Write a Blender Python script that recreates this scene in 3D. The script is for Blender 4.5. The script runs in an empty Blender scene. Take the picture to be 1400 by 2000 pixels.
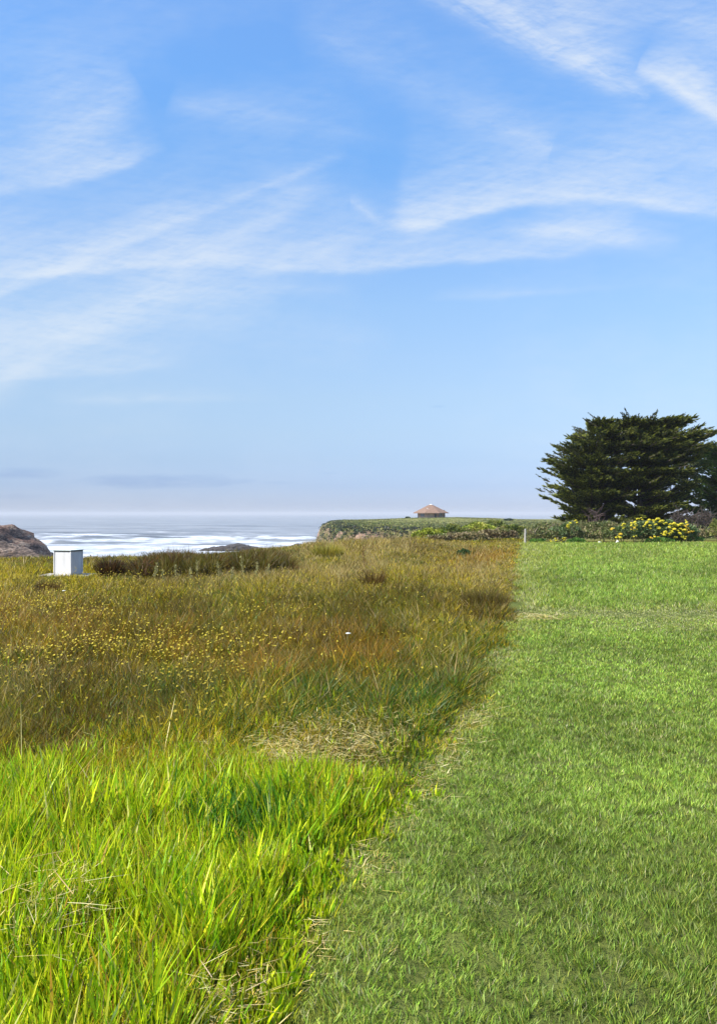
import bpy, math, random
import numpy as np
from mathutils import Vector, Matrix
R = math.radians
rng = np.random.default_rng(7)
random.seed(7)
sc = bpy.context.scene
col = sc.collection

# ------------------------------------------------------------------ camera
EYE = 1.6
F = 1732.0            # focal length in photo pixels (photo is 1400 x 2000)
CX, CY = 700.0, 1003.0
cam_d = bpy.data.cameras.new('camera'); cam = bpy.data.objects.new('camera', cam_d); col.objects.link(cam)
cam.location = (0, 0, EYE); cam.rotation_euler = (R(90), 0, 0)
cam_d.sensor_fit = 'VERTICAL'; cam_d.sensor_height = 24; cam_d.lens = 24 * F / 2000.0
cam_d.shift_y = -(CY - 1000) / 2000.0 * -1
cam_d.clip_start = 0.05; cam_d.clip_end = 40000
sc.camera = cam

def P(u, v, Y):
    return Vector(((u - CX) / F * Y, Y, EYE - (v - CY) / F * Y))
def groundY(v):
    return EYE * F / (v - CY)

# ------------------------------------------------------------------ world
SUN_EL, SUN_AZ = 47.0, 238.0      # azimuth clockwise from +Y: the sun stands behind the camera on the left
w = bpy.data.worlds.new('World'); sc.world = w; w.use_nodes = True
nt = w.node_tree
for n in list(nt.nodes): nt.nodes.remove(n)

class G:
    """tiny expression helper for node trees"""
    def __init__(s, nt): s.nt = nt
    def new(s, t, **k):
        n = s.nt.nodes.new(t)
        for a, b in k.items(): setattr(n, a, b)
        return n
    def put(s, sock, v):
        if isinstance(v, bpy.types.NodeSocket): s.nt.links.new(v, sock)
        elif v is not None: sock.default_value = v
    def m(s, op, a, b=None, c=None, clamp=False):
        n = s.new('ShaderNodeMath', operation=op, use_clamp=clamp)
        s.put(n.inputs[0], a); s.put(n.inputs[1], b); s.put(n.inputs[2], c)
        return n.outputs[0]
    def xyz(s, x, y, z):
        n = s.new('ShaderNodeCombineXYZ'); s.put(n.inputs[0], x); s.put(n.inputs[1], y); s.put(n.inputs[2], z); return n.outputs[0]
    def noise(s, vec, scale, detail=3, rough=.55, out='Fac', dist=0.0):
        n = s.new('ShaderNodeTexNoise'); s.put(n.inputs['Vector'], vec); n.inputs['Scale'].default_value = scale
        n.inputs['Detail'].default_value = detail; n.inputs['Roughness'].default_value = rough; n.inputs['Distortion'].default_value = dist
        return n.outputs[out]
    def ramp(s, fac, stops, interp='LINEAR'):
        n = s.new('ShaderNodeValToRGB'); s.put(n.inputs[0], fac); n.color_ramp.interpolation = interp
        e = n.color_ramp.elements
        while len(e) > 1: e.remove(e[-1])
        e[0].position = stops[0][0]; e[0].color = (*stops[0][1], 1)
        for p_, c_ in stops[1:]:
            k = e.new(p_); k.color = (*c_, 1)
        return n.outputs[0]
    def mix(s, fac, a, b, mode='MIX'):
        n = s.new('ShaderNodeMix', data_type='RGBA', blend_type=mode)
        s.put(n.inputs[0], fac); s.put(n.inputs[6], a); s.put(n.inputs[7], b); return n.outputs[2]
    def curve(s, fac, pts):
        n = s.new('ShaderNodeFloatCurve'); s.put(n.inputs[1], fac)
        c = n.mapping.curves[0]
        c.points[0].location = pts[0]; c.points[1].location = pts[-1]
        for p_ in pts[1:-1]: c.points.new(*p_).handle_type = 'AUTO_CLAMPED'
        n.mapping.use_clip = True; n.mapping.extend = 'HORIZONTAL'; n.mapping.update()
        return n.outputs[0]

g = G(nt)
sky = g.new('ShaderNodeTexSky', sky_type='NISHITA', sun_disc=False)
sky.sun_elevation = R(SUN_EL); sky.sun_rotation = R(SUN_AZ)
sky.altitude = 20; sky.air_density = 1.0; sky.dust_density = 0.6; sky.ozone_density = 2.0
tc = g.new('ShaderNodeTexCoord')
sx = g.new('ShaderNodeSeparateXYZ'); g.put(sx.inputs[0], tc.outputs['Generated'])
X, Y_, Z = sx.outputs
Yc = g.m('MAXIMUM', Y_, 0.05)
front = g.m('MULTIPLY', g.m('SUBTRACT', Y_, 0.12), 5.0, clamp=True)
U0 = g.m('MULTIPLY_ADD', g.m('DIVIDE', X, Yc), F / 100, 7.0)          # hundreds of photo pixels to the right
V0 = g.m('MULTIPLY', g.m('DIVIDE', Z, Yc), F / 100)                   # hundreds of pixels above the horizon
p0 = g.xyz(U0, V0, 0.0)
wn = g.noise(p0, 0.40, 4, .5, out='Color')
wsep = g.new('ShaderNodeSeparateColor'); g.put(wsep.inputs[0], wn)
fw1 = g.noise(g.xyz(g.m('MULTIPLY', g.m('ADD', U0, V0), .55), g.m('MULTIPLY', g.m('SUBTRACT', V0, g.m('MULTIPLY', U0, .35)), 2.6), 7.7), 1.5, 8, .7)
fw2 = g.noise(g.xyz(g.m('MULTIPLY', g.m('SUBTRACT', U0, V0), .6), g.m('MULTIPLY', g.m('ADD', V0, g.m('MULTIPLY', U0, .12)), 4.0), 2.7), 1.5, 8, .72)
U = g.m('ADD', U0, g.m('MULTIPLY', g.m('SUBTRACT', wsep.outputs[0], .5), .8))
V = g.m('ADD', V0, g.m('MULTIPLY', g.m('SUBTRACT', wsep.outputs[1], .5), 0.30))

def stroke(o, e, pts, dn=0.25, fib=0.5, seed=0.0, sharp=1.0, fs=0.6):
    """a cirrus streak from o to e (photo px); pts: (s, offset px up, thickness px up, intensity)"""
    ox, oy = o[0] / 100, (CY - o[1]) / 100; ex, ey = e[0] / 100, (CY - e[1]) / 100
    L = math.hypot(ex - ox, ey - oy); c, s_ = (ex - ox) / L, (ey - oy) / L
    dx = g.m('SUBTRACT', U, ox); dy = g.m('SUBTRACT', V, oy)
    a = g.m('ADD', g.m('MULTIPLY', dx, c), g.m('MULTIPLY', dy, s_))
    d = g.m('SUBTRACT', g.m('MULTIPLY', dy, c), g.m('MULTIPLY', dx, s_))
    sn = g.m('DIVIDE', a, L, clamp=True)
    off = g.curve(sn, [(p[0], p[1] / 400 + .5) for p in pts])
    up = g.curve(sn, [(p[0], p[2] / 400) for p in pts])
    it = g.curve(sn, [(p[0], p[3]) for p in pts])
    d = g.m('SUBTRACT', d, g.m('MULTIPLY', g.m('SUBTRACT', off, .5), 4.0))
    upx = g.m('MULTIPLY_ADD', up, 4.0, 0.01)
    above = g.m('EXPONENT', g.m('MULTIPLY', g.m('DIVIDE', g.m('MAXIMUM', d, 0.0), upx), -1.0))
    dd = g.m('DIVIDE', g.m('MINIMUM', d, 0.0), dn)
    below = g.m('EXPONENT', g.m('MULTIPLY', g.m('MULTIPLY', dd, dd), -1.0))
    prof = g.m('MULTIPLY', above, below)
    fv = g.xyz(g.m('MULTIPLY', a, .35), g.m('MULTIPLY', d, 1.6), seed)
    f1 = g.noise(fv, fs, 6, .68)
    fibre = g.m('ADD', 1 - fib, g.m('MULTIPLY', g.m('SUBTRACT', f1, .32), fib * 3.2), clamp=False)
    fibre = g.m('MAXIMUM', fibre, 0.0)
    return g.m('MULTIPLY', g.m('MULTIPLY', prof, it), fibre)

CL = [
 # long low streak, sharp lower edge
 stroke((-60, 540), (1340, 470), [(0,0,40,.5),(.08,0,55,.62),(.2,5,60,.8),(.3,12,55,.8),(.42,-8,60,.66),(.55,-22,60,.6),(.68,-14,55,.58),(.8,-6,30,.42),(.9,6,20,.18),(1,10,20,0)], dn=.10, fib=.45, seed=1.3),
 # right-hand streak with a hook at its left end
 stroke((680, 400), (1480, 415), [(0,2,8,.0),(.03,-8,10,.35),(.09,-38,16,.38),(.17,-40,64,1.15),(.28,-12,60,1.1),(.42,22,45,.82),(.6,28,45,.78),(.8,12,60,.75),(1,0,60,.6)], dn=.13, fib=.5, seed=4.1),
 stroke((960, 440), (1330, 465), [(0,0,10,0),(.12,0,12,.35),(.35,4,34,.9),(.6,-2,46,.85),(.8,-6,30,.35),(1,0,20,0)], dn=.2, fib=.4, seed=6.7),
 # bright tufts at the top right
 stroke((830, -40), (1270, 195), [(0,0,90,.5),(.25,-5,110,1.2),(.5,-12,90,1.4),(.72,6,50,1.5),(.88,4,24,1.1),(1,0,10,0)], dn=.26, fib=.8, seed=8.2, fs=.9),
 stroke((1240, 130), (1440, 235), [(0,0,20,0),(.2,0,40,1.2),(.5,-4,40,1.6),(.75,-6,36,1.4),(1,0,24,1.2)], dn=.18, fib=.6, seed=9.9, fs=.9),
 stroke((1000, -60), (1500, 90), [(0,0,60,.3),(.4,0,80,.42),(1,0,80,.35)], dn=.5, fib=.6, seed=11.0),
 # veil on the left with its curved lower edge
 stroke((-60, 385), (330, 280), [(0,0,120,.35),(.3,-6,120,.5),(.55,-14,130,.65),(.75,-14,100,.6),(.9,-4,60,.25),(1,0,30,0)], dn=.12, fib=.5, seed=13.0),
 stroke((60, 300), (270, 150), [(0,0,30,0),(.4,0,34,.18),(.8,0,40,.28),(1,0,30,0)], dn=.45, fib=.6, seed=14.0),
 stroke((-40, 470), (130, 400), [(0,0,80,.3),(1,0,40,0)], dn=.3, fib=.5, seed=15.0),
 # thin diagonal streaks in the middle
 stroke((250, 470), (680, 296), [(0,0,30,.55),(.2,0,26,.5),(.45,2,14,.35),(.75,0,10,.35),(1,0,10,0)], dn=.1, fib=.5, seed=17.0),
 stroke((420, 480), (640, 340), [(0,0,40,.35),(.5,0,44,.34),(1,0,30,0)], dn=.3, fib=.5, seed=19.0),
 stroke((500, 520), (760, 440), [(0,0,60,.2),(.4,0,60,.35),(1,0,30,0)], dn=.3, fib=.4, seed=20.5),
 # faint veils
 stroke((340, 190), (900, 300), [(0,0,20,0),(.15,0,24,.3),(.5,0,30,.16),(1,0,30,0)], dn=.3, fib=.6, seed=21.0),
 stroke((560, 40), (1080, 290), [(0,0,40,0),(.25,0,40,.22),(.6,0,40,.22),(.88,0,26,.38),(1,0,20,0)], dn=.35, fib=.6, seed=23.0),
 stroke((800, 340), (1500, 290), [(0,0,40,0),(.3,0,70,.26),(.7,0,70,.3),(1,0,60,.25)], dn=.4, fib=.5, seed=25.0),
 stroke((-60, 640), (560, 585), [(0,0,40,.4),(.4,0,50,.34),(.7,0,50,.25),(1,0,30,0)], dn=.5, fib=.5, seed=27.0),
 stroke((-60, 748), (380, 705), [(0,0,70,.42),(.4,0,70,.4),(.75,-3,50,.22),(1,0,30,0)], dn=.09, fib=.3, seed=29.0),
 stroke((250, 570), (700, 560), [(0,0,24,0),(.3,0,22,.36),(.7,0,16,.2),(1,0,10,0)], dn=.2, fib=.4, seed=31.0),
 stroke((800, 590), (1300, 545), [(0,0,12,0),(.4,0,14,.22),(.7,0,12,.12),(1,0,10,0)], dn=.08, fib=.4, seed=33.0),
 stroke((100, 785), (560, 775), [(0,0,16,0),(.3,0,14,.22),(.8,0,14,.1),(1,0,10,0)], dn=.08, fib=.4, seed=35.0),
]
tot = CL[0]
for c_ in CL[1:]: tot = g.m('ADD', tot, c_)
bg = g.noise(g.xyz(g.m('MULTIPLY', U, .5), V, 3.3), .33, 5, .62)
tot = g.m('ADD', tot, g.m('MULTIPLY', g.m('SUBTRACT', bg, .42), 0.55))
tot = g.m('MULTIPLY', g.m('MAXIMUM', tot, 0.0), front)
tot = g.m('MULTIPLY', g.m('MULTIPLY', tot, 1.0), g.m('MAXIMUM', g.m('ADD', g.m('MULTIPLY', fw1, 2.0), g.m('MULTIPLY_ADD', fw2, 2.0, -1.03)), .1))
# soft saturation 1-exp(-x)
cloud = g.m('SUBTRACT', 1.0, g.m('EXPONENT', g.m('MULTIPLY', tot, -1.0)))
CLOUD_A = g.m('MULTIPLY', cloud, 0.95)
# low grey-blue stratus banks near the horizon
def bank(u, v, ru, rv, k, seed):
    a = g.m('DIVIDE', g.m('SUBTRACT', U0, u / 100), ru / 100)
    b0 = g.m('SUBTRACT', V0, (CY - v) / 100)
    nn = g.noise(g.xyz(g.m('MULTIPLY', U0, .55), g.m('MULTIPLY', V0, 3.2), seed), 1.4, 5, .6)
    b_ = g.m('DIVIDE', b0, rv / 100)
    r2 = g.m('ADD', g.m('MULTIPLY', a, a), g.m('MULTIPLY', b_, b_))
    q = g.m('SUBTRACT', g.m('ADD', 1.0, g.m('MULTIPLY', g.m('SUBTRACT', nn, .5), 2.6)), r2)
    return g.m('MULTIPLY', g.m('MULTIPLY', g.m('MULTIPLY', q, .75, clamp=True), k), front)
BK = [bank(300, 940, 190, 15, 1.0, 1.0), bank(50, 925, 90, 14, .9, 2.2), bank(30, 970, 60, 7, .35, 3.0), bank(856, 794, 22, 4, .7, 4.0),
      bank(545, 943, 40, 5, .3, 5.0), bank(645, 924, 20, 3, .3, 5.9)]
bk = BK[0]
for b_ in BK[1:]: bk = g.m('MAXIMUM', bk, b_)
elev = g.m('DIVIDE', V0, 10.03, clamp=True)          # 0 horizon .. 1 top of the frame
elevg = g.m('MULTIPLY', Z, F / 1003.0, clamp=True)
tint = g.ramp(elevg, [(0.002, (0.546, 0.647, 1.053)), (0.0179, (0.472, 0.575, 0.977)), (0.0528, (0.415, 0.509, 0.859)), (0.1025, (0.469, 0.533, 0.761)), (0.152, (0.567, 0.6, 0.737)), (0.2205, (0.677, 0.688, 0.759)), (0.2976, (0.754, 0.774, 0.828)), (0.3913, (0.805, 0.867, 0.923)), (0.4816, (0.79, 0.91, 1.019)), (0.5678, (0.748, 0.959, 1.116)), (0.6494, (0.726, 1.011, 1.206)), (0.7629, (0.782, 1.102, 1.333)), (0.8654, (0.851, 1.158, 1.407))])
base = g.mix(1.0, sky.outputs[0], tint, 'MULTIPLY')
bankcol = g.mix(1.0, base, (0.76, 0.82, 0.92, 1), 'MULTIPLY')
s1 = g.mix(bk, base, bankcol)
SKYW = (4.0, 4.3, 4.6, 1)
s2 = g.mix(CLOUD_A, s1, SKYW)
bgn = g.new('ShaderNodeBackground'); bgn.inputs['Strength'].default_value = 0.125
g.put(bgn.inputs[0], s2)
wo = g.new('ShaderNodeOutputWorld'); nt.links.new(bgn.outputs[0], wo.inputs[0])
w.cycles.sampling_method = 'MANUAL'; w.cycles.sample_map_resolution = 512

# ------------------------------------------------------------------ sun
sd = bpy.data.lights.new('sun', 'SUN'); sd.energy = 5.0; sd.angle = R(0.5); sd.color = (1.0, .95, .86)
so = bpy.data.objects.new('sun', sd); col.objects.link(so)
az, el = R(SUN_AZ), R(SUN_EL)
sdir = Vector((math.sin(az) * math.cos(el), math.cos(az) * math.cos(el), math.sin(el)))
so.rotation_euler = sdir.to_track_quat('Z', 'Y').to_euler(); so.location = sdir * 100
sc.view_settings.view_transform = 'Standard'; sc.view_settings.look = 'None'
sc.view_settings.gamma = 1; sc.view_settings.exposure = 0.75
sc.cycles.max_bounces = 8; sc.cycles.transparent_max_bounces = 8
sc.cycles.volume_bounces = 0
sc.cycles.caustics_reflective = False; sc.cycles.caustics_refractive = False

# ------------------------------------------------------------------ helpers
def vnoise(x, y, seed=0):
    xi = np.floor(x).astype(np.int64); yi = np.floor(y).astype(np.int64)
    fx = x - xi; fy = y - yi; fx = fx * fx * (3 - 2 * fx); fy = fy * fy * (3 - 2 * fy)
    def h(a, b):
        n = (a * 374761393 + b * 668265263 + seed * 1274126177) & 0xffffffff
        n = ((n ^ (n >> 13)) * 1274126177) & 0xffffffff
        n = n ^ (n >> 16)
        return (n & 0xffffff) / float(0xffffff)
    return (h(xi, yi) * (1 - fx) + h(xi + 1, yi) * fx) * (1 - fy) + (h(xi, yi + 1) * (1 - fx) + h(xi + 1, yi + 1) * fx) * fy
def fbm(x, y, seed=0, o=4):
    x = np.asarray(x, float); y = np.asarray(y, float)
    s = 0; a = .5; t = 0
    for i in range(o):
        s = s + a * vnoise(x * 2 ** i, y * 2 ** i, seed + i); t += a; a *= .5
    return s / t
def sstep(a, b, x):
    t = np.clip((x - a) / (b - a), 0, 1); return t * t * (3 - 2 * t)

def meta(o, label=None, cat=None, group=None, kind=None):
    if label: o['label'] = label
    if cat: o['category'] = cat
    if group: o['group'] = group
    if kind: o['kind'] = kind
    return o
def empty(name, loc, label, cat, group=None, rz=0):
    o = bpy.data.objects.new(name, None); col.objects.link(o); o.location = loc; o.rotation_euler = (0, 0, rz)
    o.empty_display_size = .2
    return meta(o, label, cat, group)
def mesh_np(name, verts, loops, totals, mat, cols=None, parent=None, smooth=False):
    me = bpy.data.meshes.new(name)
    verts = np.asarray(verts, np.float32); loops = np.asarray(loops, np.int32); totals = np.asarray(totals, np.int32)
    me.vertices.add(len(verts)); me.vertices.foreach_set('co', verts.ravel())
    me.loops.add(len(loops)); me.loops.foreach_set('vertex_index', loops)
    me.polygons.add(len(totals))
    st = np.concatenate([[0], np.cumsum(totals)[:-1]]).astype(np.int32)
    me.polygons.foreach_set('loop_start', st); me.polygons.foreach_set('loop_total', totals)
    me.update(calc_edges=True); me.validate()
    if smooth: me.polygons.foreach_set('use_smooth', np.ones(len(totals), bool))
    if cols is not None:
        a = me.color_attributes.new('Col', 'FLOAT_COLOR', 'POINT')
        c = np.ones((len(verts), 4), np.float32); c[:, :3] = cols; a.data.foreach_set('color', c.ravel())
    me.materials.append(mat)
    o = bpy.data.objects.new(name, me); col.objects.link(o)
    if parent: o.parent = parent
    return o
class MB:
    """collects simple shapes into one mesh"""
    def __init__(s): s.v = []; s.f = []
    def add(s, vs, fs):
        b = len(s.v); s.v += [tuple(v) for v in vs]; s.f += [tuple(b + i for i in f) for f in fs]
    def box(s, c, size, rz=0, M=None):
        x, y, z = [k / 2 for k in size]; m = M or Matrix.Rotation(rz, 3, 'Z')
        vs = [Vector(c) + m @ Vector((i * x, j * y, k * z)) for i in (-1, 1) for j in (-1, 1) for k in (-1, 1)]
        s.add(vs, [(0, 1, 3, 2), (4, 6, 7, 5), (0, 4, 5, 1), (2, 3, 7, 6), (0, 2, 6, 4), (1, 5, 7, 3)])
    def tube(s, pts, rad, n=6, cap=True):
        pts = [Vector(p) for p in pts]; vs = []; fs = []
        for i, p in enumerate(pts):
            d = (pts[min(i + 1, len(pts) - 1)] - pts[max(i - 1, 0)]).normalized()
            a = d.cross(Vector((0.31, .95, 0.1))).normalized(); b = d.cross(a)
            r = rad[i] if hasattr(rad, '__len__') else rad
            for k in range(n):
                t = 2 * math.pi * k / n; vs.append(p + (a * math.cos(t) + b * math.sin(t)) * r)
        for i in range(len(pts) - 1):
            for k in range(n):
                k2 = (k + 1) % n; fs.append((i * n + k, i * n + k2, (i + 1) * n + k2, (i + 1) * n + k))
        if cap: fs.append(tuple(range(n))[::-1]); fs.append(tuple((len(pts) - 1) * n + k for k in range(n)))
        s.add(vs, fs)
    def build(s, name, mat, parent=None, smooth=False, bevel=0):
        me = bpy.data.meshes.new(name); me.from_pydata(s.v, [], s.f); me.update()
        if smooth: me.polygons.foreach_set('use_smooth', [True] * len(me.polygons))
        me.materials.append(mat)
        o = bpy.data.objects.new(name, me); col.objects.link(o)
        if parent: o.parent = parent
        if bevel:
            b = o.modifiers.new('bevel', 'BEVEL'); b.width = bevel; b.segments = 2
        return o

# ------------------------------------------------------------------ materials
def mat(name):
    m = bpy.data.materials.new(name); m.use_nodes = True
    nt = m.node_tree
    for n in list(nt.nodes): nt.nodes.remove(n)
    g = G(nt); out = g.new('ShaderNodeOutputMaterial')
    return m, g, out
def leafy(name, trans=.35, rough=.5, spec=.25, attr=True, colr=(.1, .2, .03), sat=1.0, jitter=.25, jscale=30):
    m, g, out = mat(name)
    if attr:
        a = g.new('ShaderNodeAttribute', attribute_name='Col'); c = a.outputs['Color']
    else:
        c = g.mix(g.noise(g.new('ShaderNodeTexCoord').outputs['Object'], jscale, 3), tuple(k * (1 - jitter) for k in colr) + (1,), tuple(k * (1 + jitter) for k in colr) + (1,))
    p = g.new('ShaderNodeBsdfPrincipled'); g.put(p.inputs['Base Color'], c); p.inputs['Roughness'].default_value = rough
    p.inputs['Specular IOR Level'].default_value = spec
    t = g.new('ShaderNodeBsdfTranslucent'); g.put(t.inputs[0], c)
    mx = g.new('ShaderNodeMixShader'); mx.inputs[0].default_value = trans
    g.nt.links.new(p.outputs[0], mx.inputs[1]); g.nt.links.new(t.outputs[0], mx.inputs[2]); g.nt.links.new(mx.outputs[0], out.inputs[0])
    return m
def solid(name, c1, c2=None, scale=8, rough=.8, spec=.3, bump=0.0, detail=5, stretch=(1, 1, 1), coord='Object'):
    m, g, out = mat(name)
    tc = g.new('ShaderNodeTexCoord'); mp = g.new('ShaderNodeMapping'); mp.inputs['Scale'].default_value = stretch
    g.put(mp.inputs[0], tc.outputs[coord])
    n = g.noise(mp.outputs[0], scale, detail, .6)
    c2 = c2 or tuple(k * .75 for k in c1)
    c = g.ramp(n, [(.35, c1), (.65, c2)])
    p = g.new('ShaderNodeBsdfPrincipled'); g.put(p.inputs['Base Color'], c); p.inputs['Roughness'].default_value = rough
    p.inputs['Specular IOR Level'].default_value = spec
    if bump:
        b = g.new('ShaderNodeBump'); b.inputs['Strength'].default_value = bump; b.inputs['Distance'].default_value = .05
        g.put(b.inputs['Height'], n); g.nt.links.new(b.outputs[0], p.inputs['Normal'])
    g.nt.links.new(p.outputs[0], out.inputs[0]); return m
M_GRASS = leafy('grass_blades', .48, .45, .35)
M_LAWN = leafy('lawn_blades', .3, .5, .3)
M_DRY = leafy('dry_blades', .2, .7, .2)
M_LEAF = leafy('shrub_leaves', .2, .5, .3)
M_CYP = leafy('cypress_needles', .12, .6, .2)
M_BARK = solid('bark', (.13, .10, .085), (.05, .038, .032), 6, .9, .1, .6, stretch=(1, 1, .25))
M_PETAL = leafy('yellow_petals', .25, .6, .2, attr=False, colr=(.46, .36, .035), jitter=.35, jscale=20)
M_STEM = leafy('flower_stems', .2, .6, .2, attr=False, colr=(.13, .13, .03), jitter=.2)

# ------------------------------------------------------------------ terrain
LAND = [(-2500, -300), (-2500, 10), (-300, 18), (-80, 30), (-30, 39), (-14, 42), (-5, 46), (-1, 54), (2.5, 72), (8, 97), (14, 128), (19, 150), (24, 172), (18, 189),
        (0, 193), (-6, 196), (-9.2, 206), (-12.3, 250), (-18, 335), (-12, 420), (60, 480), (300, 520), (2500, 700), (2500, -300)]
def poly_sd(x, y):
    d = np.full(x.shape, 1e9); ins = np.zeros(x.shape, bool)
    n = len(LAND)
    for i in range(n):
        ax, ay = LAND[i]; bx, by = LAND[(i + 1) % n]
        ex, ey = bx - ax, by - ay
        t = np.clip(((x - ax) * ex + (y - ay) * ey) / (ex * ex + ey * ey), 0, 1)
        d = np.minimum(d, np.hypot(x - ax - t * ex, y - ay - t * ey))
        c = ((ay > y) != (by > y)) & (x < (bx - ax) * (y - ay) / (by - ay + 1e-12) + ax)
        ins ^= c
    return np.where(ins, d, -d)
HOUSE = P(845, 1012, 340)
SLAB = (P(134, 1123, 22.9).x, 23.0)
def ground_z(x, y, full=False):
    x = np.asarray(x, float); y = np.asarray(y, float)
    wob = (fbm(x / 9, y / 9, 5) - .5) * 5 * sstep(60, 120, y) + (fbm(x / 3, y / 3, 15) - .5) * 1.2
    sd = poly_sd(x, y) + wob
    wd = 5 + 3 * sstep(60, 180, y)
    t = np.clip(sd / wd, 0, 1)
    prof = 1 - (1 - t) ** 2.4
    top = -1.45 * sstep(52, 180, y) + (fbm(x / 30, y / 30, 3) - .5) * .9 * sstep(80, 180, y)
    top = top + (fbm(x / 2.2, y / 2.2, 8) - .5) * .10 * sstep(3, 12, y) * (x < bound_x(y)) * (1 - sstep(50, 80, y))
    top = top - .36 * sstep(24, 34, y) * sstep(-2, -8, x) * (1 - sstep(60, 80, y))
    ds = (x - SLAB[0]) ** 2 + (y - SLAB[1]) ** 2; fl = np.exp(-(ds / 2.0) ** 2); top = top * (1 - fl) - .05 * fl
    r2 = ((x - HOUSE.x - 3) / 32) ** 2 + ((y - HOUSE.y) / 45) ** 2
    top = top + 1.05 * np.exp(-r2) + .35 * np.exp(-(((x - 40) / 40) ** 2 + ((y - 330) / 60) ** 2))
    z = -19 + (top + 19) * prof
    return (z, sd) if full else z
BND = [(2000, 488), (1800, 578), (1640, 682), (1520, 792), (1430, 862), (1370, 905), (1290, 940), (1210, 985), (1180, 993), (1130, 1000), (1080, 1008), (1065, 1014)]
_by = np.array([0.0] + [groundY(v) for v, u in BND] + [60.0, 4000])
_bx = np.array([-.62] + [(u - CX) / F * groundY(v) for v, u in BND] + [11.0, 11.0])
def bound_x(y):
    return np.interp(y, _by, _bx)

# colours (base colours of living, dry and dead grass)
C = dict(
    bright=[(.32, .43, .006), (.40, .49, .008), (.52, .55, .02), (.19, .35, .008)],
    dark=[(.035, .080, .007), (.06, .125, .010), (.10, .165, .013)],
    olive=[(.10, .10, .006), (.16, .145, .008), (.22, .18, .012)],
    brown=[(.07, .043, .005), (.12, .078, .007), (.18, .118, .010)],
    rust=[(.30, .15, .010), (.37, .20, .014), (.22, .11, .010)],
    straw=[(.58, .46, .16), (.48, .37, .10), (.42, .34, .06)],
    tan=[(.36, .26, .07), (.45, .34, .13), (.28, .20, .05)],
    gold=[(.46, .34, .010), (.56, .42, .016), (.36, .28, .008)],
)
KEYS = list(C)
# patches of vegetation on the ground: (u, v, ru, rv, kind, weight) written with the photo position of the ground point
PATCH = [
 (200, 1480, 400, 50, 'gold', 3.0), (120, 1430, 240, 40, 'gold', 2.5), (180, 1385, 90, 18, 'bright', 1.6), (380, 1400, 70, 14, 'bright', .9), (240, 1440, 90, 22, 'dark', 1.6), (520, 1300, 120, 20, 'dark', 1.5), (400, 1500, 100, 30, 'straw', 1.0), (200, 1430, 250, 30, 'olive', 1.8), (60, 1440, 120, 40, 'brown', 1.0),
 (640, 1425, 240, 55, 'straw', 9.0), (700, 1380, 120, 20, 'gold', 2.5), (560, 1440, 160, 40, 'gold', 2.0), (800, 1400, 110, 30, 'gold', 1.6), (460, 1420, 70, 26, 'straw', 1.5), (740, 1480, 100, 40, 'dark', .8), (820, 1430, 60, 60, 'dark', 1.2),
 (200, 1310, 420, 90, 'brown', 1.3), (330, 1290, 420, 90, 'olive', 1.5), (400, 1350, 300, 40, 'dark', .9), (170, 1400, 120, 22, 'gold', 1.8), (60, 1380, 130, 40, 'brown', 1.4),
 (700, 1322, 190, 30, 'dark', 4.0), (800, 1300, 80, 40, 'gold', 1.5), (470, 1390, 60, 22, 'dark', 3.0), (550, 1400, 80, 18, 'dark', 2.0), (300, 1340, 70, 30, 'dark', 1.6), (160, 1420, 60, 16, 'dark', 2.2),
 (640, 1258, 220, 22, 'rust', 1.8), (760, 1256, 100, 20, 'rust', .8), (80, 1220, 140, 34, 'rust', 1.0), (420, 1240, 200, 30, 'rust', .6), (480, 1310, 60, 20, 'rust', 1.0),
 (650, 1180, 350, 40, 'olive', 2.6), (300, 1190, 400, 42, 'olive', 2.2), (300, 1170, 300, 30, 'brown', 1.6), (560, 1190, 260, 40, 'brown', 1.5),
 (940, 1165, 60, 28, 'brown', 3.0), (940, 1230, 50, 26, 'dark', 1.2), (900, 1290, 60, 30, 'olive', 3.0), (910, 1340, 60, 30, 'gold', 1.0),
 (200, 1142, 500, 12, 'gold', 3.6), (60, 1120, 160, 30, 'gold', 3.0), (30, 1180, 60, 22, 'gold', 2.0), (60, 1092, 260, 10, 'olive', 2.0), (700, 1125, 260, 20, 'tan', 3.0), (850, 1110, 160, 30, 'gold', 1.8), (930, 1100, 80, 20, 'tan', 2.4),
 (700, 1090, 140, 14, 'tan', 2.4), (960, 1085, 60, 10, 'rust', 2.2), (560, 1130, 120, 14, 'olive', 2.0), (660, 1078, 60, 8, 'gold', 3.5), (780, 1072, 120, 6, 'brown', 5.0), (740, 1064, 170, 7, 'tan', 6.0), (740, 1150, 140, 14, 'brown', 1.2),
 (720, 1560, 90, 60, 'bright', 2.0),
]
def uv_of(x, y):
    y = np.maximum(y, .5); return CX + F * x / y, CY + EYE * F / y
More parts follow.
